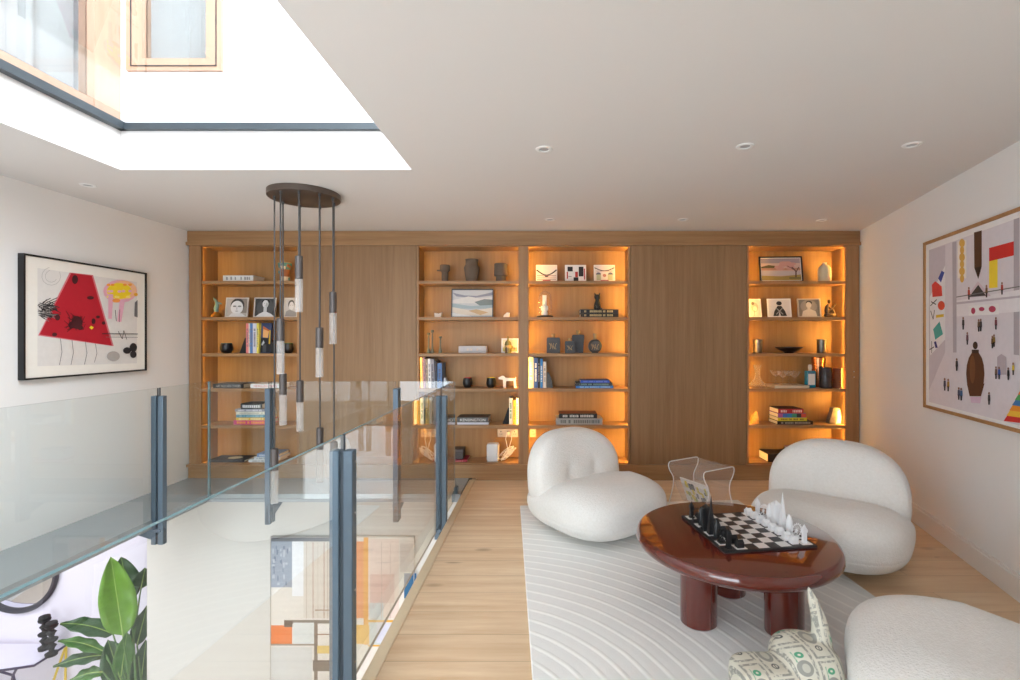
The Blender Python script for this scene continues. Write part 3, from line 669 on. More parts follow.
rows = [(420, 2.2, 31, (206, 178, 142), 'tan leaning book at the end against the closed door'), (422.7, 2.4, 31, (140, 118, 148), 'mauve leaning book second from the closed door'), (425.3, 2.2, 29, (170, 156, 140), 'beige leaning book third from the closed door'), (428, 2.6, 29.5, (226, 228, 234), 'white leaning book in the middle of the leaning row'), (431.3, 3.4, 29, (150, 148, 156), 'grey speckled leaning book beside the white one'), (434.4, 1.8, 27, (60, 56, 60), 'thin dark leaning book before the blue one'), (438.7, 4.6, 25, (82, 118, 168), 'wide blue book upright beside the leaning row')]
for i, (u, tw, h, rgb, lb) in enumerate(rows): upright(lb, P(4, u + (1.9 if i < 6 else .9), 4.82), px(tw) - .001, px(h) * .985, .18, rgb, '~', (90, 90, 110), -.03 if i < 6 else 0, 'books leaning in the second bookcase')
mb = MB().prism([(-.025, 0), (.03, 0), (-.01, .1), (-.022, .1)], 0, .09)
solo('bookend', 'pale stone wedge bookend beside the wide blue book', 'bookend', mb, P(4, 446, 4.83), mat((196, 200, 208), .5, var=.2, nscale=40, name='pale_marble'))
tealight('round black candle holder with red lining, beside the white dog', 4, 467.7, (176, 40, 48), 9.8, 10)
tealight('round black candle holder with yellow lining, nearest the white dog', 4, 491, (226, 200, 40), 9.8, 10)
t = thing('dog_figurine', 'white faceted dog figurine beside the yellow-lined candle holder', 'figurine', P(4, 508, 4.86))
mb = MB(); q = px(1)
mb.prism([(-4.6 * q, 6.6 * q), (7.4 * q, 7 * q), (8.4 * q, 8.2 * q), (7 * q, 9.2 * q), (-2.5 * q, 9.8 * q), (-4.2 * q, 11.6 * q), (-6 * q, 11.8 * q), (-9.4 * q, 10.2 * q), (-9.2 * q, 8.6 * q), (-5 * q, 8 * q)], -.018, .018)
for x in (-4.4, 6.2):
    for yy in (-.017, .006): mb.prism([(x * q, 0), ((x + 2.2) * q, 0), ((x + (1.6 if x > 0 else 2.6)) * q, 7.4 * q), ((x - .6) * q, 7.4 * q)], yy, yy + .011)
mb.prism([(6.8 * q, 8 * q), (8 * q, 8.4 * q), (8.2 * q, 10.6 * q), (7.6 * q, 10.6 * q)], -.004, .004)
mb.build('body', t, mat((240, 236, 230), .5, name='white_ceramic'), smooth=0)
for yy in (-.014, .006): MB().prism([(-4.4 * q, 10.6 * q), (-3.2 * q, 10.2 * q), (-2.6 * q, 7.6 * q), (-3.8 * q, 8 * q)], yy - .006, yy).build('ear', t, mat((240, 236, 230), .5, name='white_ceramic'), smooth=0)
for u, tw, h, rgb, lb in ((422.3, 3.6, 27, (150, 180, 204), 'pale blue book standing behind the balustrade corner'), (427.2, 3.4, 26, (232, 196, 110), 'yellow book standing behind the balustrade corner'), (430.7, 2.6, 26, (232, 224, 206), 'cream book standing behind the balustrade corner'), (434.5, 3, 24, (176, 174, 172), 'grey book standing behind the balustrade end post')):
    upright(lb, P(5, u, 4.82), px(tw) - .001, px(h), .18, rgb, '~', (120, 120, 120), group='books behind the balustrade corner')
stack(5, [(457, 488.5, 2.2, .2, (214, 212, 222), None, (0, 0, 0), 'thin lilac-white book under the wide black and white one'), (457, 488.5, 5, .2, (86, 84, 86), 'KENSINGTON', (226, 226, 220), 'grey book with huge white spine letters on the fifth shelf', 0, S(70, 62, 58))])
mb = MB().prism([(-.045, 0), (.016, 0), (.016, .15), (.006, .15)], 0, .09)
solo('bookend', 'black sail-shaped bookend beside the yellow book by the upright', 'bookend', mb, P(5, 507, 4.83), BLACKM)
for u, tw, h, rgb, lb in ((510.8, 3.4, 26, (226, 226, 216), 'white and green book next to the black sail-shaped bookend'), (514.3, 3, 24, (228, 178, 62), 'yellow book near the upright, between two white books'), (517.2, 2.4, 26, (236, 230, 214), 'white book pressed against the bookcase upright')):
    upright(lb, P(5, u, 4.82), px(tw) - .001, px(h), .18, rgb, '~', (96, 130, 80), group='books by the upright')
def socket(label, u0, u1, n):
    y = YB - .021; w = (u1 - u0) / 2 * y / F; z = ZV(433, y)
    t = thing('socket_plate', label, 'power socket', (XU((u0 + u1) / 2, y), y, z), group='wall sockets')
    MB().rbox(-w, w, 0, .008, -.042, .042, .003, 1).build('plate', t, mat((222, 196, 168), .35, .4, name='nickel_plate'))
    for i in range(n):
        x = -w + (i + .5) * 2 * w / n
        MB().box(x - .004, x + .004, -.001, .002, .008, .02).box(x - .013, x - .005, -.001, .002, -.014, -.008).box(x + .005, x + .013, -.001, .002, -.014, -.008).build('pin_slots', t, G(60), smooth=0)
    return t
socket('nickel triple socket plate above the white speaker', 497.5, 518, 3)
socket('small nickel socket plate peeping past the white chair back', 530, 536, 1)
t = thing('smart_speaker', 'white upright speaker with rounded edges on the bottom shelf', 'speaker', P(6, 493, 4.85))
MB().rbox(-px(6), px(6), -.05, .06, .004, px(18), .022, 5).build('body', t, mat((226, 226, 228), .6, bmp=.2, bscale=400, name='speaker_grille'))
MB().rbox(-px(5.4), px(5.4), -.045, .055, 0, .006, .002, 1).build('base', t, G(180))
mb = MB(); pts = []
for i in range(120):
    a_ = i * .42; pts.append((.03 + .055 * math.cos(a_) * (1 - .3 * math.sin(i * .13)) + .03 * math.sin(i * .07) * .8, .02 + .03 * math.sin(a_ * .7), .02 + .05 * (1 + math.sin(a_ * 1.03 + 1)) + .02 * math.sin(i * .31)))
pts = [(a_, b_, max(.006, c_)) for a_, b_, c_ in pts]
mb.tube(pts, .0035, 6)
mb.tube([(.02, .1, .26), (.01, .08, .2), (.03, .05, .12), (.05, .02, .05)], .0035, 6); mb.tube([(.06, .1, .26), (.07, .08, .2), (.04, .05, .1), (.06, .02, .05)], .0035, 6)
solo('power_cable', 'tangled white power cable beside the white speaker', 'cable', mb, P(6, 504, 4.86), mat((236, 228, 218), .5, name='white_cable'))
MB_ = MB().rbox(-.02, .02, -.03, 0, -.02, .02, .005, 2)
solo('plug', 'white plug pushed into the triple socket plate', 'plug', MB_, (XU(508.5, 5.0), 5.008, ZV(433, 5.02)), mat((238, 226, 212), .5, name='white_plastic'))
lying('flat red book under the small black box, bottom shelf', (XU(450, 4.81), 4.81, BOTZ + .001), px(34), .2, .022, (150, 34, 52), '~', (190, 120, 120))
t = thing('storage_box', 'small dark lidded box on the flat red book', 'box', (XU(452, 4.83), 4.83, BOTZ + .0235), R(0))
MB().rbox(-px(11), px(11), 0, .13, 0, .07, .004, 1).build('body', t, mat((72, 62, 60), .6, name='dark_leather'))
MB().rbox(-px(11.3), px(11.3), -.003, .133, .07, .098, .004, 1).build('lid', t, mat((84, 74, 72), .6, name='dark_leather_lid'))

# --- third bookcase
RED, INK, CRM = S(188, 52, 48), S(40, 38, 42), S(226, 214, 206)
a1 = [(S(232, 222, 214), rect(0, 0, 1, 1))] + [(INK, stroke([(x, .72 - .34 * math.sin(PI * x) ** 1) for x in (i / 8 for i in range(9))][j:j + 2], .07)[0]) for j in range(8)] + [(S(176, 120, 112), rect(.02, .32, .98, .36)), (S(206, 160, 150), rect(.02, .2, .98, .23)), (INK, rect(.42, .26, .58, .32)), (RED, rect(.3, .02, .7, .07)), (S(150, 110, 104), rect(.02, .1, .98, .13))]
a2 = [(S(236, 230, 226), rect(0, 0, 1, 1)), (INK, rect(.1, .62, .36, .92)), (RED, rect(.06, .15, .12, .6)), (INK, rect(.66, .3, .9, .92)), (RED, rect(.48, .25, .62, .6)), (INK, rect(.4, 0, .64, .24)), (S(90, 84, 88), rect(.14, .28, .3, .31)), (RED, rect(.92, .1, .97, .8))]
a3 = [(S(230, 218, 208), rect(0, 0, 1, 1))] + [(INK, stroke([(i / 8, .86 - .2 * math.sin(PI * i / 8)) for i in range(9)][j:j + 2], .05)[0]) for j in range(8)] + [(S(110, 104, 120), ell(.2, .44, .12, .12)), (S(110, 104, 120), ell(.8, .44, .12, .12)), (S(186, 186, 150), rect(.1, .05, .32, .42)), (S(186, 186, 150), rect(.66, .05, .9, .42)), (S(190, 130, 118), ell(.5, .36, .09, .1)), (RED, rect(.3, 0, .7, .06)), (S(170, 130, 120), rect(.1, .62, .9, .66))]
for a_, u0, lb in ((a1, 536, 'square art tile of swagged dark beads over stripes'), (a2, 565, 'square art tile of black and red blocks'), (a3, 594, 'square art tile of beads over two green shapes')):
    card(lb + ', top shelf of bright bookcase', 1, u0, u0 + 21.2, 263.5, 280.7, a_, lean=7, y=4.87, bw=.006, name='art_tile', group='square art tiles on the top shelf')
t = thing('glass_cloche', 'glass dome on a black base, beside the stacked black books', 'glass dome', P(2, 545, 4.87))
MB().lathe([(0, 0), (.082, 0), (.084, .006), (.08, .016), (.066, .02), (0, .02)], 32).build('base', t, BLACK)
MB().lathe([(.064, .02), (.065, .12), (.064, .19), (.058, .225), (.045, .245), (.024, .257), (.008, .26), (.012, .268), (.01, .278), (0, .28)], 32).build('dome', t, CLEAR)
t2 = thing('figurine', 'small white figure standing inside the glass dome', 'figurine', (XU(544.5, 4.87), 4.87, SZ[1] + .0215))
mb = MB(); mb.lathe([(0, 0), (.03, 0), (.032, .02), (.024, .05), (.03, .075), (.02, .095), (.012, .1), (.018, .115), (.017, .13), (.008, .142), (0, .143)], 20); mb.box(-.02, .02, .004, .012, .05, .2); mb.supell((-.028, -.005, .07), (.009, .01, .025), n=5); mb.supell((.028, -.005, .07), (.009, .01, .025), n=5)
mb.build('body', t2, mat((232, 228, 222), .5, name='white_resin'))
stack(2, [(580.5, 618.5, 3.9, .2, (34, 28, 26), '~', (196, 172, 122), 'lower black book with gold lettering under the black cat'), (580.5, 618.5, 3.9, .2, (30, 26, 28), '~', (196, 172, 122), 'upper black book with gold lettering under the black cat')], y=4.81)
t = thing('cat_figurine', 'glossy black cat figurine sitting on two black books', 'figurine', (XU(597.3, 4.87), 4.87, SZ[1] + px(7.8, 4.81) + .002))
mb = MB(); mb.lathe([(0, 0), (.03, 0), (.035, .02), (.032, .05), (.022, .085), (.022, .1), (.03, .112), (.032, .13), (.026, .148), (0, .153)], 22)
for s_ in (-1, 1): mb.tube([(s_ * .018, 0, .14), (s_ * .024, 0, .16), (s_ * .027, 0, .168)], [.011, .005, .001], 8); mb.supell((s_ * .018, -.024, .02), (.011, .016, .02), n=5)
mb.tube([(.03, .02, .01), (.045, 0, .01), (.04, -.03, .01)], [.008, .007, .004], 8)
mb.build('body', t, BLACK)
POT = mat((66, 68, 72), .5, .2, var=.35, nscale=28, name='dark_glaze'); GOLD = mat((190, 160, 104), .4, .5, var=.2, name='gold_leaf')
def flask(label, u, w, h, kind, dy=0, dep=.05):
    t = thing('bottle', label, 'bottle', P(3, u, 4.87 + dy), group='dark glazed bottles'); W, Hh = px(w) / 2, px(h)
    mb = MB()
    if kind == 'round':
        M_ = Matrix.Translation((0, 0, W)) @ Matrix.Rotation(R(90), 4, 'X')
        mb.lathe([(0, -dep / 2), (W * .7, -dep / 2), (W * .96, -dep * .25), (W, 0), (W * .96, dep * .25), (W * .7, dep / 2), (0, dep / 2)], 36, M=M_); mb.box(-.03, .03, -dep * .3, dep * .3, 0, .012); nb = 2 * W
    else:
        nb = Hh * .8; b0 = W * (.8 if kind == 'taper' else 1)
        mb.prism([(-b0, 0), (b0, 0), (W, nb * .92), (W * .9, nb), (-W * .9, nb), (-W, nb * .92)], -dep / 2, dep / 2)
    mb.build('body', t, POT, smooth=30)
    MB().lathe([(.017, nb - .004), (.016, Hh * .93), (.021, Hh * .95), (.021, Hh), (.012, Hh), (.011, nb)], 18).build('neck', t, mat((150, 128, 92), .4, .5, var=.2, name='gilt_neck'))
    mb = MB()
    for i in range(4 if kind != 'taper' else 0):
        x = W * (-.5 + .3 * i); pp = [(x + .01 * math.sin(j * 1.3 + i), -dep / 2 - .001, nb * (.25 + .13 * j)) for j in range(4)]
        mb.tube(pp, .0018, 5)
    if kind != 'taper': mb.build('gold_drawing', t, GOLD)
flask('broad square dark bottle with gold marks, first of the dark bottles', 553.3, 13.4, 19.5, 'sq')
flask('smallest dark bottle, standing before the tall tapered one', 570, 10, 15, 'sq', -.03)
flask('tallest dark bottle, plain and tapered, behind the smallest one', 578, 12.4, 23, 'taper', .045)
flask('round moon-shaped dark bottle with gold marks', 595, 14, 19.5, 'round')
for u, tw, h, rgb, lb, tc in ((531.3, 5, 31, (160, 164, 168), 'grey book with white lettering against the bookcase upright', (230, 230, 230)), (535.8, 3.6, 30, (48, 84, 160), 'royal blue book beside the grey one', (220, 226, 236)), (538.9, 2.2, 30, (34, 38, 52), 'thin dark navy book between two blue ones', (160, 160, 170)), (541.5, 2.5, 29, (66, 140, 206), 'sky blue book beside the white one', (230, 230, 230)), (544.8, 3, 26, (222, 214, 202), 'white book next to the patterned bookend', (150, 140, 130))):
    upright(lb, P(4, u, 4.82), px(tw) - .001, px(h), .18, rgb, '~', tc, group='blue books in the bright bookcase')
mb = MB().prism([(-.024, 0), (.035, 0), (.02, .09), (-.005, .15), (-.024, .15)], 0, .09)
solo('bookend', 'speckled dark stone bookend beside the white book', 'bookend', mb, P(4, 549.3, 4.83), mat((84, 80, 76), .5, var=.7, nscale=50, name='speckled_stone'))
stack(4, [(576, 613.3, 2.3, .2, (64, 132, 204), '~', (170, 200, 230), 'light blue book at the bottom of the blue stack'), (576, 612, 3, .2, (50, 54, 58), '~', (130, 160, 150), 'dark grey book in the middle of the blue stack'), (580.5, 609.5, 2.6, .19, (44, 84, 180), '~', (120, 140, 210), 'cobalt book on top of the blue stack', 0, S(60, 66, 110))])
stack(5, [(556, 602.5, 6.3, .21, (166, 164, 158), '~', (110, 110, 106), 'thick grey book at the bottom, above the white chair back'), (559, 597, 4.7, .2, (34, 32, 32), '~', (206, 206, 200), 'black book lying on the thick grey book', 0, S(134, 86, 60))])

# --- fourth bookcase
land = [(S(196, 170, 160), rect(0, 0, 1, 1)), (S(150, 140, 150), rect(0, .78, 1, 1)), (S(96, 88, 56), [(0, .62), (.2, .7), (.5, .62), (.6, .52), (0, .5)]), (S(176, 130, 110), rect(0, .46, 1, .56)), (S(186, 176, 180), [(0, .44), (1, .4), (1, .22), (0, .2)]), (S(160, 140, 76), [(0, .22), (.5, .18), (1, .26), (1, 0), (0, 0)]), (S(120, 112, 66), rect(.7, .06, 1, .14))]
land += [(S(190, 146, 140), ell(.62 + .3 * math.cos(i * 1.9) * (.4 + .1 * (i % 5)), .66 + .14 * math.sin(i * 2.3), .1, .07)) for i in range(12)] + [(S(92, 62, 52), q_) for q_ in stroke([(.87, .14), (.88, .4), (.78, .6)], .035) + stroke([(.88, .36), (.96, .6)], .025) + stroke([(.86, .45), (.66, .66)], .02)]
framed('black framed landscape with a blossoming tree, top shelf by the wall', 1, 761, 803, 254.5, 280.9, land, BLACK, .012, mountm=PAPER, mw=.006, lean=9, y=4.88, name='framed_painting', cat='painting', rz=R(-4))
solo('vase', 'cream bottle vase beside the landscape with a blossoming tree', 'vase', MB().lathe([(0, 0), (5.6 * k, 0), (5.9 * k, k), (6.2 * k, 10 * k), (5.8 * k, 13.5 * k), (4 * k, 16.3 * k), (2.2 * k, 17.4 * k), (2 * k, 18.8 * k), (2.4 * k, 19.3 * k), (1.6 * k, 19.3 * k), (1.4 * k, 17 * k), (0, 16 * k)], 32), P(1, 824.5, 4.87), mat((222, 204, 172), .6, name='cream_ceramic'))
card('pale flower card half hidden by the closed cabinet door edge', 2, 749.5, 762, 298.5, 317.4, portrait(4), y=4.88, group='cards on the second shelf')
card('pale card of a dark figure with crossed straps', 2, 768.5, 791.3, 298.3, 317.4, portrait(5), y=4.87, rz=R(-6), group='cards on the second shelf')
framed('sepia photo of a bare-shouldered sitter in a pale frame', 2, 799, 821, 298.3, 317.4, portrait(6), mat((214, 196, 172), .5, name='bone_frame'), .01, lean=9, y=4.86, rz=R(-6))
t = thing('sculpture', 'dark bronze seated figure sculpture at the end of the card shelf', 'sculpture', P(2, 830, 4.87))
mb = MB(); mb.supell((0, 0, .022), (.058, .04, .022), n=6); mb.tube([(-.02, 0, .03), (-.035, 0, .07), (-.03, 0, .11), (-.018, 0, .13)], [.018, .02, .016, .01], 10)
mb.supell((-.012, -.004, .158), (.013, .016, .02), n=6); mb.tube([(-.025, 0, .115), (0, -.01, .085), (.03, -.01, .105), (.058, 0, .135)], [.01, .009, .008, .006], 8)
mb.tube([(-.02, 0, .05), (.02, -.02, .075), (.03, -.02, .035), (.05, -.02, .03)], [.017, .014, .011, .007], 8)
mb.build('figure', t, BRONZE)
MET = mat((128, 118, 106), .3, .8, var=.35, nscale=30, name='hammered_metal')
for u, lb in ((757.8, 'hammered metal tumbler beside the closed cabinet door'), (821.5, 'hammered metal tumbler beside the black dish')):
    solo('tumbler', lb, 'tumbler', MB().lathe([(0, 0), (4 * k, 0), (4.2 * k, .6 * k), (4.3 * k, 13.6 * k), (3.9 * k, 13.8 * k), (3.8 * k, 2 * k), (0, 1.6 * k)], 28), P(3, u, 4.87), MET, 'hammered tumblers')
solo('dish', 'shallow black dish between the two metal tumblers', 'dish', MB().lathe([(0, 0), (4.4 * k, 0), (4.6 * k, .8 * k), (9 * k, 3 * k), (13 * k, 5.6 * k), (13 * k, 6.1 * k), (8.6 * k, 3.9 * k), (4 * k, 1.8 * k), (0, 1.5 * k)], 40), P(3, 789, 4.89), BLACK)
t = solo('decanter', 'clear glass decanter with a wide base beside the cocktail glasses', 'decanter', MB().lathe([(0, .002), (7.6 * k, 0), (8.4 * k, 1 * k), (8.4 * k, 2.4 * k), (5.4 * k, 5.6 * k), (2.8 * k, 9.4 * k), (1.9 * k, 12.6 * k), (2.2 * k, 17.5 * k), (3.9 * k, 22.6 * k), (3.7 * k, 22.6 * k), (2 * k, 17.4 * k), (1.7 * k, 12.6 * k), (2.5 * k, 9.6 * k), (5 * k, 6 * k), (7.9 * k, 2.4 * k), (0, 1 * k)], 36), P(4, 757.4, 4.88), CLEAR)
solo('serving_tray', 'pale marble tray under the cocktail glasses', 'tray', MB().rbox(-px(17), px(17), -.125, .11, 0, px(3), .006, 2), P(4, 786, 4.90), mat((206, 186, 160), .4, var=.2, nscale=18, name='travertine'))
cp = None
for u, dy, lb in ((775.5, .06, 'coupe glass nearest the decanter on the marble tray'), (782.8, -.07, 'coupe glass at the front of the tray, second from the decanter'), (788.8, .06, 'coupe glass at the back of the tray, third from the decanter'), (794.5, -.07, 'coupe glass nearest the blue bottle on the marble tray')):
    if cp is None:
        cp = thing('coupe_glass', lb, 'cocktail glass', (0, 0, 0), group='coupe glasses on the tray')
        MB().lathe([(0, 0), (3 * k, .001), (3 * k, .3 * k), (.6 * k, .9 * k), (.4 * k, 1.4 * k)], 24).build('foot', cp, CLEAR)
        MB().lathe([(.55 * k, 1.4 * k), (.5 * k, 5 * k), (.6 * k, 7.2 * k)], 12).build('stem', cp, CLEAR)
        MB().lathe([(.45 * k, 7.2 * k), (2 * k, 8.2 * k), (4.4 * k, 10.6 * k), (5.5 * k, 13.4 * k), (5.3 * k, 13.4 * k), (4.2 * k, 10.9 * k), (1.9 * k, 8.5 * k), (0, 7.6 * k)], 28).build('bowl', cp, CLEAR); q = cp
    else: q = dup(cp, (0, 0, 0), label=lb)
    y = 4.90 + dy; q.location = (XU(u, y), y, SZ[3] + px(3) + .0016)
t = thing('gin_bottle', 'turquoise glass bottle with a white label and stopper', 'bottle', P(4, 810, 4.86))
MB().rbox(-px(4.5), px(4.5), -.03, .03, 0, px(17), .008, 3).build('body', t, mat((30, 124, 150), .1, coat=.6, name='turquoise_glass'))
MB().box(-px(3.3), px(3.3), -.031, -.03, px(3), px(14)).build('label', t, mat((222, 222, 214), .6, name='label_paper'), smooth=0)
MB().lathe([(.016, px(16.6)), (.013, px(18.4)), (.015, px(18.6)), (.018, px(19.4)), (.018, px(22)), (.012, px(23)), (0, px(23.2))], 20).build('stopper', t, mat((216, 206, 196), .4, name='pale_stopper'))
COPPER = mat((200, 128, 84), .25, 1, var=.06, name='copper')
t = thing('cocktail_shaker', 'tall copper cylinder behind the turquoise bottle', 'shaker', P(4, 818.3, 4.96))
MB().lathe([(0, 0), (5.6 * k, 0), (5.8 * k, .5 * k), (5.8 * k, 24 * k), (0, 24 * k)], 32).build('body', t, COPPER)
MB().lathe([(5.9 * k, 24.1 * k), (6.3 * k, 24.4 * k), (6.3 * k, 29.6 * k), (5.8 * k, 30 * k), (0, 30 * k)], 32).build('lid', t, COPPER)
t = solo('candle_jar', 'dark marbled glass jar standing before the copper cylinder', 'jar', MB().lathe([(0, 0), (5.4 * k, 0), (5.7 * k, .6 * k), (5.7 * k, 20 * k), (5.4 * k, 20.4 * k), (5 * k, 20 * k), (5 * k, 14 * k), (0, 14 * k)], 30), P(4, 825.5, 4.835), mat((58, 50, 52), .25, var=.8, nscale=24, name='marbled_dark'))
mb = MB()
for i in range(11): mb.lathe([(4.1 * k, i * 1.8 * k), (4.5 * k, (i * 1.8 + .9) * k), (4.1 * k, (i * 1.8 + 1.8) * k)], 26)
mb.lathe([(4.1 * k, 19.8 * k), (3.8 * k, 19.8 * k), (3.7 * k, 3 * k), (0, 3 * k)], 26); mb.lathe([(0, 0), (4.1 * k, 0)], 26)
solo('ribbed_cup', 'ribbed copper cup at the end of the drinks shelf', 'cup', mb, (2.870, 4.825, SZ[3] + .0006), mat((150, 92, 66), .4, .6, name='aged_copper'))
mb = MB().add([(-.04, -.02, 0), (.035, -.025, 0), (.04, .03, 0), (-.035, .03, 0), (-.03, -.02, .05), (.03, -.03, .055), (.034, .02, .08), (-.02, .02, .075), (.01, 0, .125), (.022, -.006, .12)], [(3, 2, 1, 0), (0, 1, 5, 4), (1, 2, 6, 5), (2, 3, 7, 6), (3, 0, 4, 7), (4, 5, 9, 8), (5, 6, 9), (6, 7, 8, 9), (7, 4, 8)])
solo('crystal', 'amber crystal point beside the colourful book stack', 'crystal', mb, P(5, 754.6, 4.86), mat((232, 160, 84), .15, var=.5, nscale=50, coat=.5, name='amber_crystal'), smooth=0)
def zpages(items): stack(5, items)
RAIN = bpy.data.materials.new('rainbow'); bpy.data.materials.remove(RAIN)
stack(5, [(777.5, 813, 3.6, .2, (26, 24, 26), '~', (150, 146, 140), 'black book at the bottom of the colourful stack'), (778, 807, 3.4, .2, (206, 196, 50), '~', (110, 100, 50), 'yellow book above the black one in the colourful stack'), (778, 806, 4.2, .2, (84, 110, 170), None, (0, 0, 0), 'book with a many-coloured spine, second from top'), (778.3, 803.5, 4.6, .2, (172, 40, 44), '~', (228, 200, 190), 'red book on top of the colourful stack', 0, S(60, 34, 34))])
for o in [o for o in COL.objects if o.get('label', '').startswith('book with a many')]:
    w, t_ = px(28, 4.805), px(4.2, 4.805)
    art('spine_print', o, [(S(*c_), rect(i / 6, .06, (i + 1) / 6, .94)) for i, c_ in enumerate(((170, 90, 150), (60, 110, 190), (40, 130, 190), (60, 150, 120), (40, 44, 50), (200, 80, 70)))], w, t_, -w / 2, 0, -.0006)
AG = mat((120, 104, 92), .3, var=.9, nscale=22, coat=.5, name='banded_agate')
mb = MB().prism([(-.06, 0), (.055, 0), (.06, .06), (.045, .15), (.01, .16), (-.02, .155), (-.034, .1), (-.062, .02)], -.03, .03)
ag = solo('agate_bookend', 'dark and white agate stone at the end of the fifth shelf', 'bookend', mb, P(5, 833.6, 4.88), AG)
MB().prism([(.005, .002), (.052, .002), (.056, .06), (.042, .14), (.022, .12), (.02, .05)], -.0305, -.03).build('white_vein', ag, mat((232, 222, 208), .3, var=.2, nscale=60, name='quartz'), smooth=0)
lying('large dark closed box file on the bottom shelf behind the chair', (XU(781, 4.81), 4.81, BOTZ + .001), px(26), .21, px(8), (44, 32, 26), None)
lying('white-edged book with a colourful cover at the foot of the last bookcase', (XU(806, 4.82), 4.82, BOTZ + .001), px(22), .2, px(7), (224, 208, 190), None, page=True)
lying('black book with a printed cover on the white-edged one', (XU(805, 4.82), 4.82, BOTZ + .001 + px(7) + .001), px(22), .2, px(5), (30, 28, 30), None, cover=S(170, 120, 116))

# ------------------------------------------------------------------ balustrade
GX, GY, GXL, GT = -.79, 4.24, -2.915, 1.005
def pane(label, kind, a0, a1, pos):
    mb = MB(); h = .006; z0 = -.012
    if kind == 'x': q = (pos - h, pos + h, a0, a1)
    else: q = (a0, a1, pos - h, pos + h)
    x0, x1, y0, y1 = q
    v8 = [(x0, y0, z0), (x1, y0, z0), (x1, y1, z0), (x0, y1, z0), (x0, y0, GT), (x1, y0, GT), (x1, y1, GT), (x0, y1, GT)]
    fc = [(0, 3, 2, 1), (4, 5, 6, 7), (0, 1, 5, 4), (1, 2, 6, 5), (2, 3, 7, 6), (3, 0, 4, 7)]
    face_idx = (3, 5) if kind == 'x' else (2, 4)
    end0 = 5 if kind == 'y' else 2; ab = (a0, a1)
    ps = PR if kind == 'x' and pos == GX else PBK if kind == 'y' else (PL,)
    seal0, seal1 = (any(abs(e - q_) < .02 for q_ in ps) for e in ab)
    for i, f in enumerate(fc):
        mb.mat(GLASS if i in face_idx else GLASS_EDGE if i == 1 or not (seal0 if i == end0 else seal1) else STEEL_D); mb.add(v8, [f])
    return tag(mb.build('glass_railing', None, smooth=0), label, 'glass railing', 'balustrade glass')
PR = (1.907, 3.687); PBK = (XU(270, GY), XU(397, GY)); PL = 3.69; g_ = .0095
pane('short clear glass railing between the far oak floor post and the glass corner', 'x', PR[1] + g_, GY - .008, GX)
pane('long clear glass railing along the oak floor, between its two posts', 'x', PR[0] + g_, PR[1] - g_, GX)
pane('clear glass railing along the oak floor, nearest the viewer', 'x', .06, PR[0] - g_, GX)
pane('clear glass railing parallel to the bookcases, in front of the portrait photos', 'y', GXL + .008, PBK[0] - g_, GY)
pane('clear glass railing parallel to the bookcases, between its two posts', 'y', PBK[0] + g_, PBK[1] - g_, GY)
pane('clear glass railing parallel to the bookcases, meeting the oak floor corner', 'y', PBK[1] + g_, GX - .008, GY)
pane('clear glass railing facing the white wall with the red picture', 'x', -.5, PL - g_, GXL)
pane('short glass railing in the corner by the portrait bookcase', 'x', PL + g_, GY - .008, GXL)
def post(label, x, y, rz, zb=-.13, zt_=.945):
    t = thing('balustrade_post', label, 'post', (x, y, 0), rz, 'steel balustrade posts')
    # local: glass runs along y at x = 0, room side is +x
    for s_ in (-1, 1):
        mb = MB(); x0, x1 = (.008, .045) if s_ > 0 else (-.045, -.008)
        mb.rbox(x0, x1, -.022, .022, zb, zt_, .003, 1); mb.build('clamp_plate', t, STEEL)
    MB().box(-.008, .008, -.0085, .0085, zb, zt_ - .006).build('gasket', t, STEEL_D, smooth=0)
    mb = MB(); mb.prism([(-.008, zb + .01), (-.005, zb + .01), (.15, -.035), (.15, -.022), (-.008, -.022)], -.02, .02) if False else None
    mb.rbox(-.03, .20, -.03, .03, -.075, -.051, .002, 1); mb.prism([(-.045, zb - .0), (.3, -.055), (-.045, -.055)], -.006, .006)
    mb.build('bracket', t, STEEL)
    for z in (.12, .4, .7, .9):
        MB().lathe([(0, .0), (.005, 0), (.005, .002), (0, .003)], 10, M=Matrix.Translation((.045, 0, z)) @ Matrix.Rotation(R(90), 4, 'Y')).build('screw', t, CHROME)
    return t
# side along the oak floor: floor is +x
p = post('steel balustrade post at the edge of the oak floor, nearest the viewer', GX, PR[0], 0); 
post('steel balustrade post at the edge of the oak floor, near the glass corner', GX, PR[1], 0)
post('steel balustrade post before the portrait bookcase', PBK[0], GY, R(90), zb=-.22)
post('steel balustrade post before the plain cabinet door', PBK[1], GY, R(90), zb=-.20)
post('steel balustrade post on the grey ledge under the red picture', GXL, PL, R(180), zb=-.17)
MB_ = MB().rbox(-.02, .02, -.03, .03, -.03, .03, .004, 1)
solo('glass_clip', 'small steel clip holding the glass corner to the grey ledge', 'clip', MB_, (GX, GY + .045, .052), STEEL)

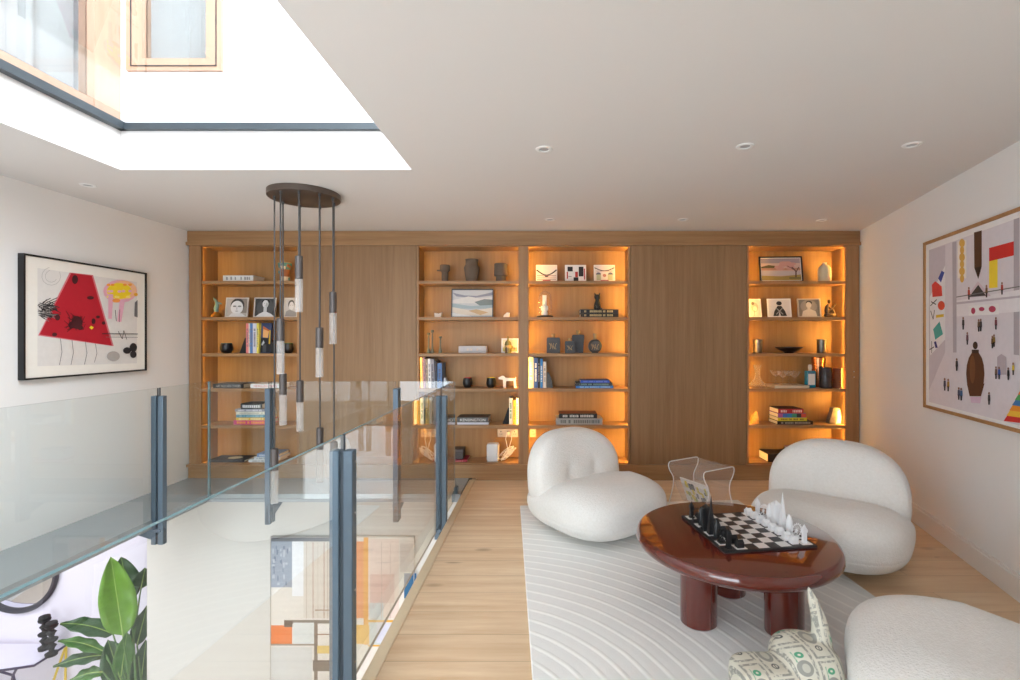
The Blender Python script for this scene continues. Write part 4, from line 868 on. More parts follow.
# ------------------------------------------------------------------ pendant cluster
t = thing('pendant_light', 'cluster of nine glass tube pendants hanging from a round bronze plate', 'pendant light', (-1.735, 3.52, CEILZ))
CAN = mat((104, 92, 84), .4, .7, var=.06, name='bronze_plate')
MB().lathe([(0, -.045), (.234, -.045), (.241, -.04), (.241, -.001), (0, -.001)], 64).build('canopy', t, CAN)
CORD = mat((66, 64, 64), .6, name='cord'); CAPM = mat((92, 86, 84), .45, .6, var=.05, name='gunmetal')
TUBE = frosted('ribbed_glass', (206, 202, 198), .66)
for u, vc, v0, v1, v2 in ((299, 189, 256.5, 279, 312), (280.5, 191, 319, 341, 374), (283, 202, 374, 394.5, 425), (300, 205, 381, 402, 431), (319.5, 193, 328, 348, 377), (333, 198, 292.5, 313, 344), (320, 207, 428, 449.5, 482), (274.5, 196, 449, 470, 503), (334, 203, 442, 463, 496)):
    Y = F * (CEILZ - .045 - EYE) / (CY - vc); x, y = XU(u, Y) + 1.735, Y - 3.52
    r = .235; d = math.hypot(x, y)
    if d > r * .93: x *= r * .93 / d; y *= r * .93 / d
    Yw = y + 3.52; z0, z1, z2 = (ZV(v, Yw) - CEILZ for v in (v0, v1, v2))
    x = XU(u, Yw) + 1.735
    MB().tube([(x, y, -.045), (x, y, z0)], .0055, 8).lathe([(.009, -.045), (.009, -.06), (.004, -.066)], 12, M=Matrix.Translation((x, y, 0))).build('cord', t, CORD)
    cpp = MB().lathe([(.006, z0 + .006), (.02, z0 + .004), (.025, z0), (.025, z1), (.0, z1)], 24, M=Matrix.Translation((x, y, 0))).build('lamp_holder', t, CAPM)
    mb = MB(); n = 36
    ring = [((.0235 + (.0012 if i % 2 else 0)) * math.cos(2 * PI * i / n), (.0235 + (.0012 if i % 2 else 0)) * math.sin(2 * PI * i / n)) for i in range(n)]
    vs_ = [(x + a_, y + b_, z1) for a_, b_ in ring] + [(x + a_, y + b_, z2) for a_, b_ in ring]
    mb.add(vs_, [(i, (i + 1) % n, (i + 1) % n + n, i + n) for i in range(n)] + [tuple(range(n, 2 * n))])
    mb.build('glass_tube', cpp, TUBE)

# ------------------------------------------------------------------ downlights
k_ = 0
DL = ((544, 149, 'ceiling downlight nearest the rooflight, first of the front row of three'), (745, 146, 'ceiling downlight in the middle of the front row of three'), (912, 144.5, 'ceiling downlight near the wall of the gallery print'), (88, 185, 'ceiling downlight near the wall with the red picture'), (550, 219.5, 'faint ceiling downlight above the third bookcase'), (683, 219.5, 'faint ceiling downlight above the plain cabinet door'), (822, 220, 'faint ceiling downlight above the last bookcase'))
for u, v, lb in DL:
    Y = F * (CEILZ - EYE) / (CY - v)
    t = thing('downlight', lb, 'downlight', (XU(u, Y), Y, CEILZ), group='ceiling downlights')
    MB().lathe([(.026, -.002), (.03, -.006), (.044, -.005), (.047, -.0005), (.026, -.0005)], 32).build('ring', t, WHITE)
    MB().lathe([(0, -.001), (.027, -.001)], 24).build('lens', t, mat((150, 150, 150), .3, .5, emit=.15, name='lens'))

# ------------------------------------------------------------------ rug
RUGZ = .0145
cx_, cy_ = .0, .0
A = Vector((-.212, 4.0)); ex = Vector((.997, .077)); ey = Vector((.077, -.997))
n1, n2 = 1.84, 3.3
mb = MB(); pts = [A, A + ex * n1, A + ex * n1 + ey * n2, A + ey * n2]
slab_poly([tuple(p) for p in pts][::-1], .0005, .014, mb)
rg = mb.build('area_rug', None, rug_mat(), smooth=0); b = rg.modifiers.new('soft', 'BEVEL'); b.width = .006; b.segments = 2
tag(rg, 'off-white wool rug with curved ribs under the lacquered table', 'rug')

# ------------------------------------------------------------------ lounge chairs
def lounge(label, loc, rz, sc_=1.0):
    t = thing('lounge_chair', label, 'lounge chair', loc, rz, 'white boucle lounge chairs'); t.scale = (sc_,) * 3
    MB().lathe([(0, .0), (.23, .0), (.235, .006), (.235, .03), (0, .034)], 48).build('base', t, BRASS)
    def seatfn(p):
        r = math.hypot(p.x, p.y)
        z = p.z
        if z > .22: z -= .02 * max(0, 1 - (r / .3) ** 2)             # slight hollow
        z -= .065 * max(0, min(1, (p.y + .08) / .3)) * max(0, min(1, (p.z - .17) / .16))
        f = 1 - .007 * math.exp(-((p.z - .155) / .007) ** 2)
        return Vector((p.x * f, p.y * f, z))
    MB().supell((0, -.02, .205), (.435, .455, .192), 3.0, 2.7, 64, fn=seatfn).build('seat', t, BOUCLE, smooth=180)
    def backfn(p):
        y = p.y
        if p.y < .25:
            d_ = math.exp(-(((abs(p.x) - .125) / .045) ** 2 + ((p.z - .38) / .07) ** 2))
            y += .022 * d_
            y += .010 * math.exp(-((p.x / .2) ** 2)) * max(0, min(1, (p.z - .2) / .3))
        k2 = max(0, (p.z - .3) / .4)
        y += (p.z - .3) * .10 - .08 * (abs(p.x) / .41) ** 2.2
        return Vector((p.x * (1 - .12 * k2 * k2), y, p.z))
    MB().supell((0, .265, .35), (.41, .175, .318), 2.6, 2.8, 40, fn=backfn).build('backrest', t, BOUCLE, smooth=180)
    return t
lounge('white lounge chair in front of the bright bookcase, standing on the rug corner', (.345, 3.55, RUGZ), R(38))
lounge('white lounge chair beside the chess set, its back to the white wall', (1.80, 3.11, RUGZ), R(-40))
lounge('white lounge chair cut off by the photo edge, in front of the table', (1.50, 1.545, RUGZ), R(-118))

# ------------------------------------------------------------------ table and chess set
TC, TZ, TR = (.952, 2.485), .395, .488
t = thing('coffee_table', 'round burgundy lacquered coffee table on three thick cylinder legs', 'table', (TC[0], TC[1], RUGZ))
h = TZ - RUGZ
MB().lathe([(0, h - .075), (TR - .06, h - .075), (TR - .025, h - .068), (TR - .006, h - .052), (TR, h - .035), (TR - .004, h - .016), (TR - .014, h - .004), (TR - .026, h), (0, h)], 96).build('table_top', t, LACQUER)
for (x, y) in ((.735, 2.36), (1.105, 2.275), (.985, 2.64)):
    MB().lathe([(0, 0), (.08, 0), (.086, .006), (.086, h - .07), (0, h - .07)], 40, M=Matrix.Translation((x - TC[0], y - TC[1], 0))).build('leg', t, LACQUER)
BO = Vector((.812, 2.228)); ang = R(8.5); bu = Vector((math.cos(ang), math.sin(ang))); bv = Vector((-math.sin(ang), math.cos(ang))); BS = .468
bc = BO + bu * BS / 2 + bv * BS / 2
t = thing('chess_board', 'black and white chess board lying on the burgundy table', 'chess board', (bc.x, bc.y, TZ + .0005), ang)
MB().rbox(-BS / 2, BS / 2, -BS / 2, BS / 2, 0, .011, .002, 1).build('board', t, mat((34, 34, 36), .5, name='board_black'))
sq = BS * .945 / 8; mb = MB(); WSQ = mat((226, 224, 222), .4, name='square_white'); BSQ = mat((46, 43, 44), .4, name='square_black')
for i in range(8):
    for j in range(8):
        x, y = (i - 4) * sq, (j - 4) * sq
        mb.mat(WSQ if (i + j) % 2 else BSQ); mb.add([(x, y, .0114), (x + sq, y, .0114), (x + sq, y + sq, .0114), (x, y + sq, .0114)], [(0, 1, 2, 3)])
mb.build('squares', t, smooth=0)
CW = mat((236, 235, 236), .4, var=.02, name='chess_white'); CB = mat((30, 31, 33), .4, var=.1, name='chess_black')
def house(mb): mb.prism([(-.0145, 0), (.0145, 0), (.0145, .022), (0, .034), (-.0145, .022)], -.0165, .0165); mb.box(.004, .009, .004, .009, .024, .036)
def clock(mb):
    mb.box(-.012, .012, -.012, .012, 0, .004).box(-.0085, .0085, -.0085, .0085, .004, .05).box(-.0105, .0105, -.0105, .0105, .05, .064)
    mb.add([(-.0095, -.0095, .064), (.0095, -.0095, .064), (.0095, .0095, .064), (-.0095, .0095, .064), (0, 0, .088)], [(0, 1, 4), (1, 2, 4), (2, 3, 4), (3, 0, 4)])
def eye(mb):
    M_ = Matrix.Translation((0, 0, .036)) @ Matrix.Rotation(R(14), 4, 'Z')
    mb.tube([M_ @ Vector((.03 * math.cos(a_ * PI / 16), 0, .03 * math.sin(a_ * PI / 16))) for a_ in range(32)], .0022, 6, True)
    for a_ in range(16): mb.tube([M_ @ Vector((0, 0, 0)), M_ @ Vector((.03 * math.cos(a_ * PI / 8), 0, .03 * math.sin(a_ * PI / 8)))], .0008, 4); mb.supell(tuple(M_ @ Vector((.034 * math.cos(a_ * PI / 8), 0, .034 * math.sin(a_ * PI / 8)))), (.0028,) * 3, 2, 2, 3)
    mb.supell(tuple(M_ @ Vector((0, 0, 0))), (.006, .006, .006), 2, 2, 4)
    mb.tube([(-.014, .016, 0), M_ @ Vector((0, 0, 0))], .002, 5); mb.tube([(.014, .016, 0), M_ @ Vector((0, 0, 0))], .002, 5); mb.box(-.018, .018, -.014, .018, 0, .004)
def gherkin(mb): mb.lathe([(0, 0), (.012, 0), (.0165, .02), (.0175, .04), (.0155, .062), (.01, .082), (.004, .094), (0, .097)], 20)
def tower(mb):
    mb.box(-.02, .02, -.02, .02, 0, .006).box(-.016, .016, -.016, .016, .006, .112).box(-.0185, .0185, -.010, .010, .006, .106).box(-.010, .010, -.0185, .0185, .006, .106)
    mb.add([(-.016, -.016, .112), (.016, -.016, .112), (.016, .016, .112), (-.016, .016, .112), (0, 0, .13)], [(0, 1, 4), (1, 2, 4), (2, 3, 4), (3, 0, 4)])
def shard(mb): mb.add([(-.018, -.016, 0), (.016, -.018, 0), (.018, .016, 0), (-.016, .018, 0), (-.0015, -.001, .185), (.001, -.001, .18), (.001, .001, .187), (-.001, .001, .178)], [(3, 2, 1, 0), (0, 1, 5, 4), (1, 2, 6, 5), (2, 3, 7, 6), (3, 0, 4, 7), (4, 5, 6, 7)])
kinds = [('clock', clock, 'clock tower'), ('eye', eye, 'big wheel'), ('gherkin', gherkin, 'bullet tower'), ('tower', tower, 'broad pyramid-topped tower'), ('shard', shard, 'tall spire'), ('gherkin', gherkin, 'bullet tower'), ('eye', eye, 'big wheel'), ('clock', clock, 'clock tower')]
ordw = ['nearest the bookcases', 'second from the bookcases', 'third from the bookcases', 'fourth from the bookcases', 'fourth from the viewer', 'third from the viewer', 'second from the viewer', 'nearest the viewer']
meshes = {}
for colname, cm, back, pawn in (('black', CB, 0, 1), ('white', CW, 7, 6)):
    for j in range(8):                                   # j = 0 is the rank end nearest the bookcases
        for col, (key, fn, word) in ((back, kinds[j]), (pawn, ('house', house, 'house'))):
            kk = (key, colname)
            if kk not in meshes:
                mb = MB(); fn(mb); o = mb.build('chess_piece', None, cm, smooth=30); meshes[kk] = o
            else: o = meshes[kk].copy(); COL.objects.link(o)
            p2 = bc + bu * ((col - 3.5) * sq) + bv * ((3.5 - j) * sq)
            o.location = (p2.x, p2.y, TZ + .0125); o.rotation_euler = (0, 0, ang + (R(90) if key == 'house' else 0))
            side = 'outer' if key != 'house' else 'house-shaped pawn'
            if key == 'house': lb = '%s house-shaped chess pawn, %s in its row' % (colname, ordw[j])
            elif key in ('tower', 'shard'): lb = '%s %s chess piece on the chess board' % (colname, word)
            else: lb = '%s %s chess piece, %s' % (colname, word, 'nearer the bookcases' if j < 4 else 'nearer the viewer')
            tag(o, lb, 'chess piece', '%s chess pieces' % colname)

# ------------------------------------------------------------------ acrylic magazine table
d = Vector((.168, -.313)).normalized(); rz = math.atan2(.163, .283)
t = thing('acrylic_side_table', 'clear acrylic hourglass side table between the two far chairs', 'side table', (1.20, 3.80, RUGZ + .004), rz)
def strip(mb, pts, th, d0, d1):
    n = len(pts); out = []
    for i, (x, z) in enumerate(pts):
        a_ = pts[max(0, i - 1)]; b_ = pts[min(n - 1, i + 1)]; tx, tz = b_[0] - a_[0], b_[1] - a_[1]; l = math.hypot(tx, tz)
        out.append((x - tz / l * th, z + tx / l * th))
    mb.prism(ccw(pts + out[::-1]), d0, d1)
def bez(p0, p1, p2, p3, n=10): return [tuple((1 - s_) ** 3 * a_ + 3 * (1 - s_) ** 2 * s_ * b_ + 3 * (1 - s_) * s_ * s_ * c_ + s_ ** 3 * d2 for a_, b_, c_, d2 in zip(p0, p1, p2, p3)) for s_ in (i / n for i in range(n + 1))]
hw, HT = .165, .385
side = bez((hw - .03, HT), (hw + .02, HT), (hw + .0, HT - .06), (hw - .035, HT - .10), 8) + bez((hw - .035, HT - .10), (hw - .075, HT - .15), (hw - .05, .17), (hw + .02, 0), 8)[1:]
full = [(-x, z) for x, z in side][::-1] + side
mb = MB()
EDGEW = mat((226, 224, 222), .2, var=.03, name='acrylic_edge')
for i in range(len(full) - 1):
    (x0, z0), (x1, z1) = full[i], full[i + 1]
    mb.mat(ACRYL).add([(x0, -.178, z0), (x1, -.178, z1), (x1, .178, z1), (x0, .178, z0)], [(0, 1, 2, 3)])
mb.build('sheet', t, smooth=50)
mb = MB()
for s_ in (-.178, .178): mb.tube([(x, s_, z) for x, z in full], .0042, 6)
mb.build('polished_edge', t, EDGEW)
mb = MB(); sl = [(-hw + .055, .235), (-.02, .06), (0, .05), (.02, .06), (hw - .055, .235)]
for (x0, z0), (x1, z1) in zip(sl, sl[1:]): mb.mat(ACRYL).add([(x0, -.178, z0), (x1, -.178, z1), (x1, .178, z1), (x0, .178, z0)], [(0, 1, 2, 3)])
mb.build('magazine_sling', t, smooth=0)
mg = thing('magazine', 'magazine with yellow and grey cover in the acrylic side table', 'magazine', (1.20, 3.80, RUGZ + .004), rz)
M_ = Matrix.Translation((-.012, 0, .075)) @ Matrix.Rotation(R(-24), 4, 'Y')
MB().box(-.006, .004, -.15, .12, 0, .21, M=M_).build('pages', mg, PAPER, smooth=0)
mb = MB(); rnd = random.Random(3); mb.mat(S(222, 220, 214)).add([(-.0065, -.15, 0), (-.0065, .12, 0), (-.0065, .12, .21), (-.0065, -.15, .21)], [(3, 2, 1, 0)], M_)
for i in range(26):
    y0, z0 = rnd.uniform(-.14, .08), rnd.uniform(.01, .14); ww, hh = rnd.uniform(.012, .035), rnd.uniform(.02, .06)
    mb.mat((S(222, 200, 40), S(110, 112, 120), S(70, 72, 80), S(206, 190, 60), S(150, 170, 90))[i % 5]).add([(-.0068 - i * .00004, y0, z0), (-.0068 - i * .00004, y0 + ww, z0), (-.0068 - i * .00004, y0 + ww, z0 + hh), (-.0068 - i * .00004, y0, z0 + hh)], [(3, 2, 1, 0)], M_)
mb.build('cover_print', mg, smooth=0, weld=False)

# ------------------------------------------------------------------ sculpture papered with bank notes
def bills():
    m, nt, b, out = base('bank_notes')
    t = nt.nodes.new('ShaderNodeTexCoord'); s = nt.nodes.new('ShaderNodeSeparateXYZ'); nt.links.new(t.outputs['Object'], s.inputs[0])
    X, Yc, Z = s.outputs
    uu = mth(nt, 'ADD', mth(nt, 'ADD', X, mth(nt, 'MULTIPLY', Yc, .2)), mth(nt, 'MULTIPLY', Z, .12)); vv = mth(nt, 'ADD', mth(nt, 'ADD', Z, mth(nt, 'MULTIPLY', Yc, .8)), mth(nt, 'MULTIPLY', X, -.1))
    row = mth(nt, 'FLOOR', mth(nt, 'DIVIDE', uu, .082))
    fu = mth(nt, 'FRACT', mth(nt, 'DIVIDE', uu, .082)); fv = mth(nt, 'FRACT', mth(nt, 'ADD', mth(nt, 'DIVIDE', vv, .19), mth(nt, 'MULTIPLY', row, .37)))
    au = mth(nt, 'ABSOLUTE', mth(nt, 'SUBTRACT', fu, .5)); av = mth(nt, 'ABSOLUTE', mth(nt, 'SUBTRACT', fv, .5))
    nz = noise(nt, t.outputs['Object'], 420, 2, .8); nz2 = noise(nt, t.outputs['Object'], 70, 4, .8)
    def ring(cu, cv, ru, rv):
        a = mth(nt, 'DIVIDE', mth(nt, 'SUBTRACT', fu, cu), ru); c = mth(nt, 'DIVIDE', mth(nt, 'SUBTRACT', fv, cv), rv)
        return mth(nt, 'SQRT', mth(nt, 'ADD', mth(nt, 'MULTIPLY', a, a), mth(nt, 'MULTIPLY', c, c)))
    inb = mth(nt, 'MULTIPLY', mth(nt, 'LESS_THAN', au, .44), mth(nt, 'LESS_THAN', av, .475))
    core = mth(nt, 'MULTIPLY', mth(nt, 'LESS_THAN', au, .33), mth(nt, 'LESS_THAN', av, .43))
    border = mth(nt, 'MULTIPLY', mth(nt, 'SUBTRACT', inb, core), mth(nt, 'GREATER_THAN', nz2, .46))
    port = mth(nt, 'LESS_THAN', ring(.5, .5, .3, .16), 1)
    head = mth(nt, 'LESS_THAN', ring(.52, .5, .15, .09), 1)
    r1 = ring(.5, .24, .15, .06); seal = mth(nt, 'MULTIPLY', mth(nt, 'LESS_THAN', r1, 1), mth(nt, 'GREATER_THAN', r1, .62))
    num = mth(nt, 'MULTIPLY', mth(nt, 'LESS_THAN', mth(nt, 'ABSOLUTE', mth(nt, 'SUBTRACT', fu, .5)), .022), mth(nt, 'LESS_THAN', mth(nt, 'ABSOLUTE', mth(nt, 'SUBTRACT', fv, .24)), .03))
    r2 = ring(.5, .77, .16, .065); grn = mth(nt, 'MULTIPLY', mth(nt, 'LESS_THAN', r2, 1), mth(nt, 'GREATER_THAN', r2, .35))
    serial = mth(nt, 'MULTIPLY', mth(nt, 'LESS_THAN', mth(nt, 'ABSOLUTE', mth(nt, 'SUBTRACT', fu, .3)), .022), mth(nt, 'MULTIPLY', mth(nt, 'LESS_THAN', mth(nt, 'ABSOLUTE', mth(nt, 'SUBTRACT', fv, .74)), .12), mth(nt, 'GREATER_THAN', nz, .48)))
    c = mixc(nt, nz2, lin((204, 200, 184)), lin((222, 217, 202)))
    c = mixc(nt, border, c, lin((152, 151, 142)))
    c = mixc(nt, port, c, lin((150, 149, 141))); c = mixc(nt, head, c, lin((190, 188, 174)))
    c = mixc(nt, seal, c, lin((92, 94, 92))); c = mixc(nt, num, c, lin((80, 82, 80)))
    c = mixc(nt, grn, c, lin((86, 158, 122))); c = mixc(nt, serial, c, lin((96, 158, 126)))
    nt.links.new(c, b.inputs['Base Color']); b.inputs['Roughness'].default_value = .6
    bump(nt, b, mth(nt, 'ADD', inb, nz2), .25, .002)
    return m
sx, sy = .94, 1.77
mb = MB()
mb.supell((-.155, -.03, .165), (.12, .085, .088), 5, 5, 10)
mb.supell((.0, 0, .18), (.108, .11, .135), 3.2, 3.2, 12)
mb.supell((.03, .09, .15), (.105, .13, .115), 2.5, 2.5, 12)
for x, y in ((-.03, -.06), (-.0, .10), (.06, .02), (.07, .14)): mb.supell((x, y, .065), (.04, .04, .0645), 3, 4, 8)
mb.tube([(.055, .01, .24), (.06, .01, .31), (.05, .01, .38), (.028, .01, .45), (.012, .01, .49)], [.05, .034, .026, .017, .006], 14)
mb.v = [(x, y, z * .85 if z < .24 else .204 + (z - .24) * 1.03) for x, y, z in mb.v]
sb = mb.build('sculpture', None, bills(), loc=(sx, sy, RUGZ), smooth=180)
rm = sb.modifiers.new('merge', 'REMESH'); rm.mode = 'VOXEL'; rm.voxel_size = .007; rm.use_smooth_shade = True
sm = sb.modifiers.new('soft', 'SMOOTH'); sm.iterations = 4; sm.factor = .5
tag(sb, 'eared animal sculpture papered with one-dollar bills beside the table leg', 'sculpture')

# ------------------------------------------------------------------ pictures on the walls
def wall_picture(name, label, cat, corner, rz, w, h, fm, fw, depth, mountm):
    t = thing(name, label, cat, corner, rz)                     # corner = lower left of the picture face, face at local y = 0
    mb = MB(); mb.box(0, w, 0, depth, 0, fw).box(0, w, 0, depth, h - fw, h).box(0, fw, 0, depth, fw, h - fw).box(w - fw, w, 0, depth, fw, h - fw).box(.003, w - .003, depth - .008, depth - .002, .003, h - .003)
    mb.build('frame', t, fm, smooth=0)
    MB().box(fw, w - fw, .010, .013, fw, h - fw).build('mount', t, mountm, smooth=0)
    M = Matrix.Translation(corner) @ Matrix.Rotation(rz, 4, 'Z'); Mi = M.inverted()
    nrm = (M.to_3x3() @ Vector((0, 1, 0))); p0 = Vector(corner) + nrm * .0095; cam_ = Vector((0, 0, EYE))
    def at(u, v):
        dr = Vector(((u - CX) / F, 1, -(v - CY) / F)); s_ = (p0 - cam_).dot(nrm) / dr.dot(nrm); q = Mi @ (cam_ + dr * s_); return (q.x, q.z)
    return t, at
def norm(c_): return S(*c_)
# red trapeze picture
X_ = WL + .042
Ya, Yb = F * -X_ / (CX - 23.75), F * -X_ / (CX - 147)
t, at = wall_picture('framed_picture', 'black framed abstract picture with a big red trapeze on the white wall', 'picture', (X_, Ya, ZV(380.5, Ya)), R(90), Yb - Ya, ZV(253, Ya) - ZV(380.5, Ya), BLACK, .012, .04, PAPER)
q = lambda *pts: [at(x / 4, 230 + y / 4) for x, y in pts]
def line(pts, w, m): return [(m, s_) for s_ in stroke([at(x / 4, 230 + y / 4) for x, y in pts], w)]
REDA, PK, YL, CH, CH2 = S(184, 22, 42), S(232, 176, 196), S(246, 214, 40), S(44, 40, 42), S(120, 116, 116)
polys = [(S(226, 222, 218), q((150, 152), (150, 545), (548, 533), (548, 208)))]
rnd = random.Random(5)
for i in (0, 2): polys += line([(205 + (38 - 7 * i) * math.cos(a_ * .5), 185 + (36 - 6 * i) * math.sin(a_ * .5)) for a_ in range(-1 + i, 10)], .0025, S(176, 172, 168))
polys += [(S(214, 120, 130), q((278, 170), (372, 180), (455, 465), (152, 422)))]
polys += [(REDA, q((285, 172), (367, 183), (448, 463), (158, 418)))]
for i in range(80):
    x, y = rnd.uniform(150, 200), rnd.uniform(288, 345); polys += line([(x, y), (x + rnd.uniform(14, 44), y + rnd.uniform(-22, 26))], .005, CH if i % 3 else CH2)
for x, y, rx, ry in ((298, 198, 12, 18), (360, 271, 14, 7), (305, 370, 22, 26), (285, 380, 14, 14), (318, 390, 12, 10), (372, 365, 8, 12), (390, 348, 8, 6), (412, 372, 7, 7), (228, 350, 10, 12), (216, 418, 10, 8)): polys.append((S(74, 20, 28), [at((x + rx * math.cos(a_)) / 4, 230 + (y + ry * math.sin(a_)) / 4) for a_ in (i * PI / 8 for i in range(16))]))
for i in range(36):
    x, y = rnd.uniform(270, 330), rnd.uniform(345, 400); polys += line([(x, y), (x + rnd.uniform(-26, 26), y + rnd.uniform(-26, 26))], .004, S(70, 18, 26))
polys.append((YL, q((354, 390), (362, 383), (372, 390), (364, 398))))
circ = lambda x, y, rx, ry, n=18: [at((x + rx * math.cos(i * 2 * PI / n)) / 4, 230 + (y + ry * math.sin(i * 2 * PI / n)) / 4) for i in range(n)]
polys += [(PK, circ(478, 245, 68, 46)), (S(246, 190, 150), circ(490, 240, 54, 38)), (YL, circ(474, 244, 50, 32))]
for i in range(14): polys.append(((PK, S(250, 226, 120), S(244, 160, 60))[i % 3], circ(474 + 44 * math.cos(i * 1.7), 244 + 28 * math.sin(i * 2.1), 8, 5, 8)))
polys += [(PK, q((430, 255), (450, 258), (444, 356), (430, 354))), (PK, q((476, 285), (496, 285), (482, 368), (466, 366))), (S(244, 160, 80), circ(462, 282, 16, 8)), (S(246, 180, 60), circ(540, 258, 8, 7))]
polys += line([(458, 320), (462, 365)], .005, CH) + line([(476, 318), (474, 368)], .004, CH) + line([(405, 415), (548, 416)], .006, CH) + line([(420, 428), (548, 430)], .003, CH2) + line([(470, 405), (486, 436), (492, 402), (504, 438)], .005, CH)
polys += [(CH, circ(530, 470, 15, 18)), (CH, circ(505, 482, 16, 13)), (CH, circ(530, 498, 13, 14)), (S(176, 172, 170), circ(450, 505, 26, 20)), (CH2, q((536, 290), (547, 280), (547, 350), (534, 345)))]
for x, y0, y1 in ((238, 435, 540), (284, 440, 540), (338, 448, 538), (378, 455, 530)): polys += line([(x, y0), (x + 6, (y0 + y1) / 2), (x - 4, y1)], .004, CH2)
art('artwork', t, polys, y=.0098, step=.00004)
# gallery print on the right wall
wd = Vector((-.247, -.969)); rzr = math.atan2(wd.y, wd.x); nrm = Vector((-wd.y * -1, 0))
nin = Vector((-math.sin(rzr) * -1, math.cos(rzr) * -1))        # faces the room
off = .034
def wr_hit(u):                                                  # picture face plane
    a_, b_ = (u - CX) / F, .255; Y = (3.05 - .255 * BK - off * 1.032) / (a_ - b_); return a_ * Y, Y
cxr, cyr = wr_hit(923)
t, at = wall_picture('framed_print', 'large oak framed gallery print with red and yellow shapes, white wall', 'picture', (cxr, cyr, ZV(407, cyr)), rzr, 1.55, ZV(243, cyr) - ZV(407, cyr), wood('frame_oak', (158, 112, 70), (186, 142, 96), 'Z'), .02, .03, mat((240, 238, 238), .7, name='print_white'))
zz = 2.8333
q = lambda *pts: [at(900 + x / zz, 200 + y / zz) for x, y in pts]
circ = lambda x, y, rx, ry, n=16: [at(900 + (x + rx * math.cos(i * 2 * PI / n)) / zz, 200 + (y + ry * math.sin(i * 2 * PI / n)) / zz) for i in range(n)]
GR = S(206, 200, 208)
polys = [(S(222, 216, 222), q((82, 142), (82, 572), (420, 660), (420, 20))), (S(206, 198, 206), q((82, 142), (128, 128), (128, 430), (82, 540))), (S(184, 176, 184), q((148, 120), (160, 117), (160, 432), (150, 432))), (S(176, 168, 176), q((322, 55), (338, 50), (338, 440), (322, 438))), (S(234, 230, 234), q((160, 285), (420, 240), (420, 310), (160, 330)))]
polys += [(S(234, 232, 234), q((84, 275), (128, 185), (128, 395), (86, 440))), (S(70, 84, 168), q((108, 222), (118, 200), (126, 205), (116, 234))), (S(222, 70, 62), q((90, 240), (100, 230), (118, 245), (120, 272), (92, 275))), (S(222, 84, 60), circ(117, 299, 10, 13)), (S(228, 190, 60), q((102, 326), (124, 323), (124, 331), (102, 334))), (S(84, 170, 160), q((94, 366), (112, 344), (122, 380), (100, 396))), (S(60, 60, 120), q((96, 402), (102, 400), (107, 418), (101, 420)))]
for (a_, b_) in (((86, 300), (104, 282)), ((88, 288), (102, 296)), ((87, 314), (94, 338)), ((94, 338), (98, 312)), ((90, 400), (90, 434)), ((84, 424), (97, 416))): polys += [(CH, s_) for s_ in stroke([at(900 + a_[0] / zz, 200 + a_[1] / zz), at(900 + b_[0] / zz, 200 + b_[1] / zz)], .007)]
polys += [(S(240, 232, 222), q((164, 118), (188, 112), (188, 222), (164, 222)))] + [(S(226, 176, 84), circ(176, 122 + 20 * i, 8 - (i % 2) * 2, 12)) for i in range(6)]
polys += [(S(90, 58, 34), q((210, 92), (232, 86), (232, 188), (222, 224), (211, 192))), (S(60, 38, 24), q((211, 192), (232, 188), (222, 224)))]
polys += [(S(214, 196, 204), q((190, 276), (221, 230), (258, 272))), (S(70, 62, 62), q((196, 275), (222, 240), (244, 271)))]
polys += [(S(212, 48, 42), q((253, 136), (323, 117), (323, 157), (253, 174))), (S(246, 216, 60), q((253, 174), (277, 168), (277, 248), (253, 250)))]
polys += [(CH2, s_) for s_ in stroke([at(900 + 160 / zz, 200 + 275 / zz), at(900 + 340 / zz, 200 + 245 / zz)], .006)] + [(S(196, 186, 196), q((160, 290), (420, 262), (420, 268), (160, 296)))]
polys += [(S(240, 238, 238), q((195, 300), (280, 293), (280, 324), (195, 328))), (S(186, 66, 96), circ(208, 314, 6, 9)), (S(186, 66, 96), circ(232, 309, 8, 6)), (S(186, 66, 96), circ(262, 309, 10, 9))]
polys += [(S(92, 56, 34), circ(214, 492, 26, 64)), (S(92, 56, 34), q((190, 520), (240, 520), (230, 556), (198, 556))), (S(120, 76, 46), circ(206, 480, 8, 40)), (S(56, 42, 36), circ(214, 412, 7, 11)), (S(56, 42, 36), q((204, 424), (224, 424), (224, 434), (204, 434))), (S(216, 188, 210), q((200, 558), (230, 558), (228, 576), (202, 574)))]
polys += [(S(186, 176, 184), q((276, 445), (288, 436), (302, 445), (302, 495), (276, 495)))]
for x, y, c_ in ((196, 262, (180, 70, 50)), (246, 256, (120, 90, 60)), (290, 248, (176, 60, 50)), (180, 347, (70, 62, 60)), (224, 353, (110, 84, 64)), (230, 352, (80, 70, 70)), (273, 347, (130, 60, 70)), (192, 390, (110, 70, 80)), (263, 400, (120, 84, 50)), (268, 396, (150, 120, 60)), (162, 464, (60, 56, 60)), (128, 520, (70, 66, 90)), (138, 522, (170, 130, 60)), (168, 546, (80, 80, 100)), (175, 548, (80, 110, 150)), (254, 560, (70, 66, 66)), (274, 487, (120, 90, 80)), (283, 488, (60, 90, 170)), (309, 490, (50, 46, 50)), (323, 476, (220, 190, 60))):
    polys += [(S(*c_), q((x - 3, y - 8), (x + 3, y - 8), (x + 3.5, y + 8), (x - 3.5, y + 8))), (CH, q((x - 2.5, y + 6), (x + 2.5, y + 6), (x + 2, y + 20), (x - 2, y + 20))), (S(150, 110, 90), circ(x, y - 12, 2.6, 4, 8))]
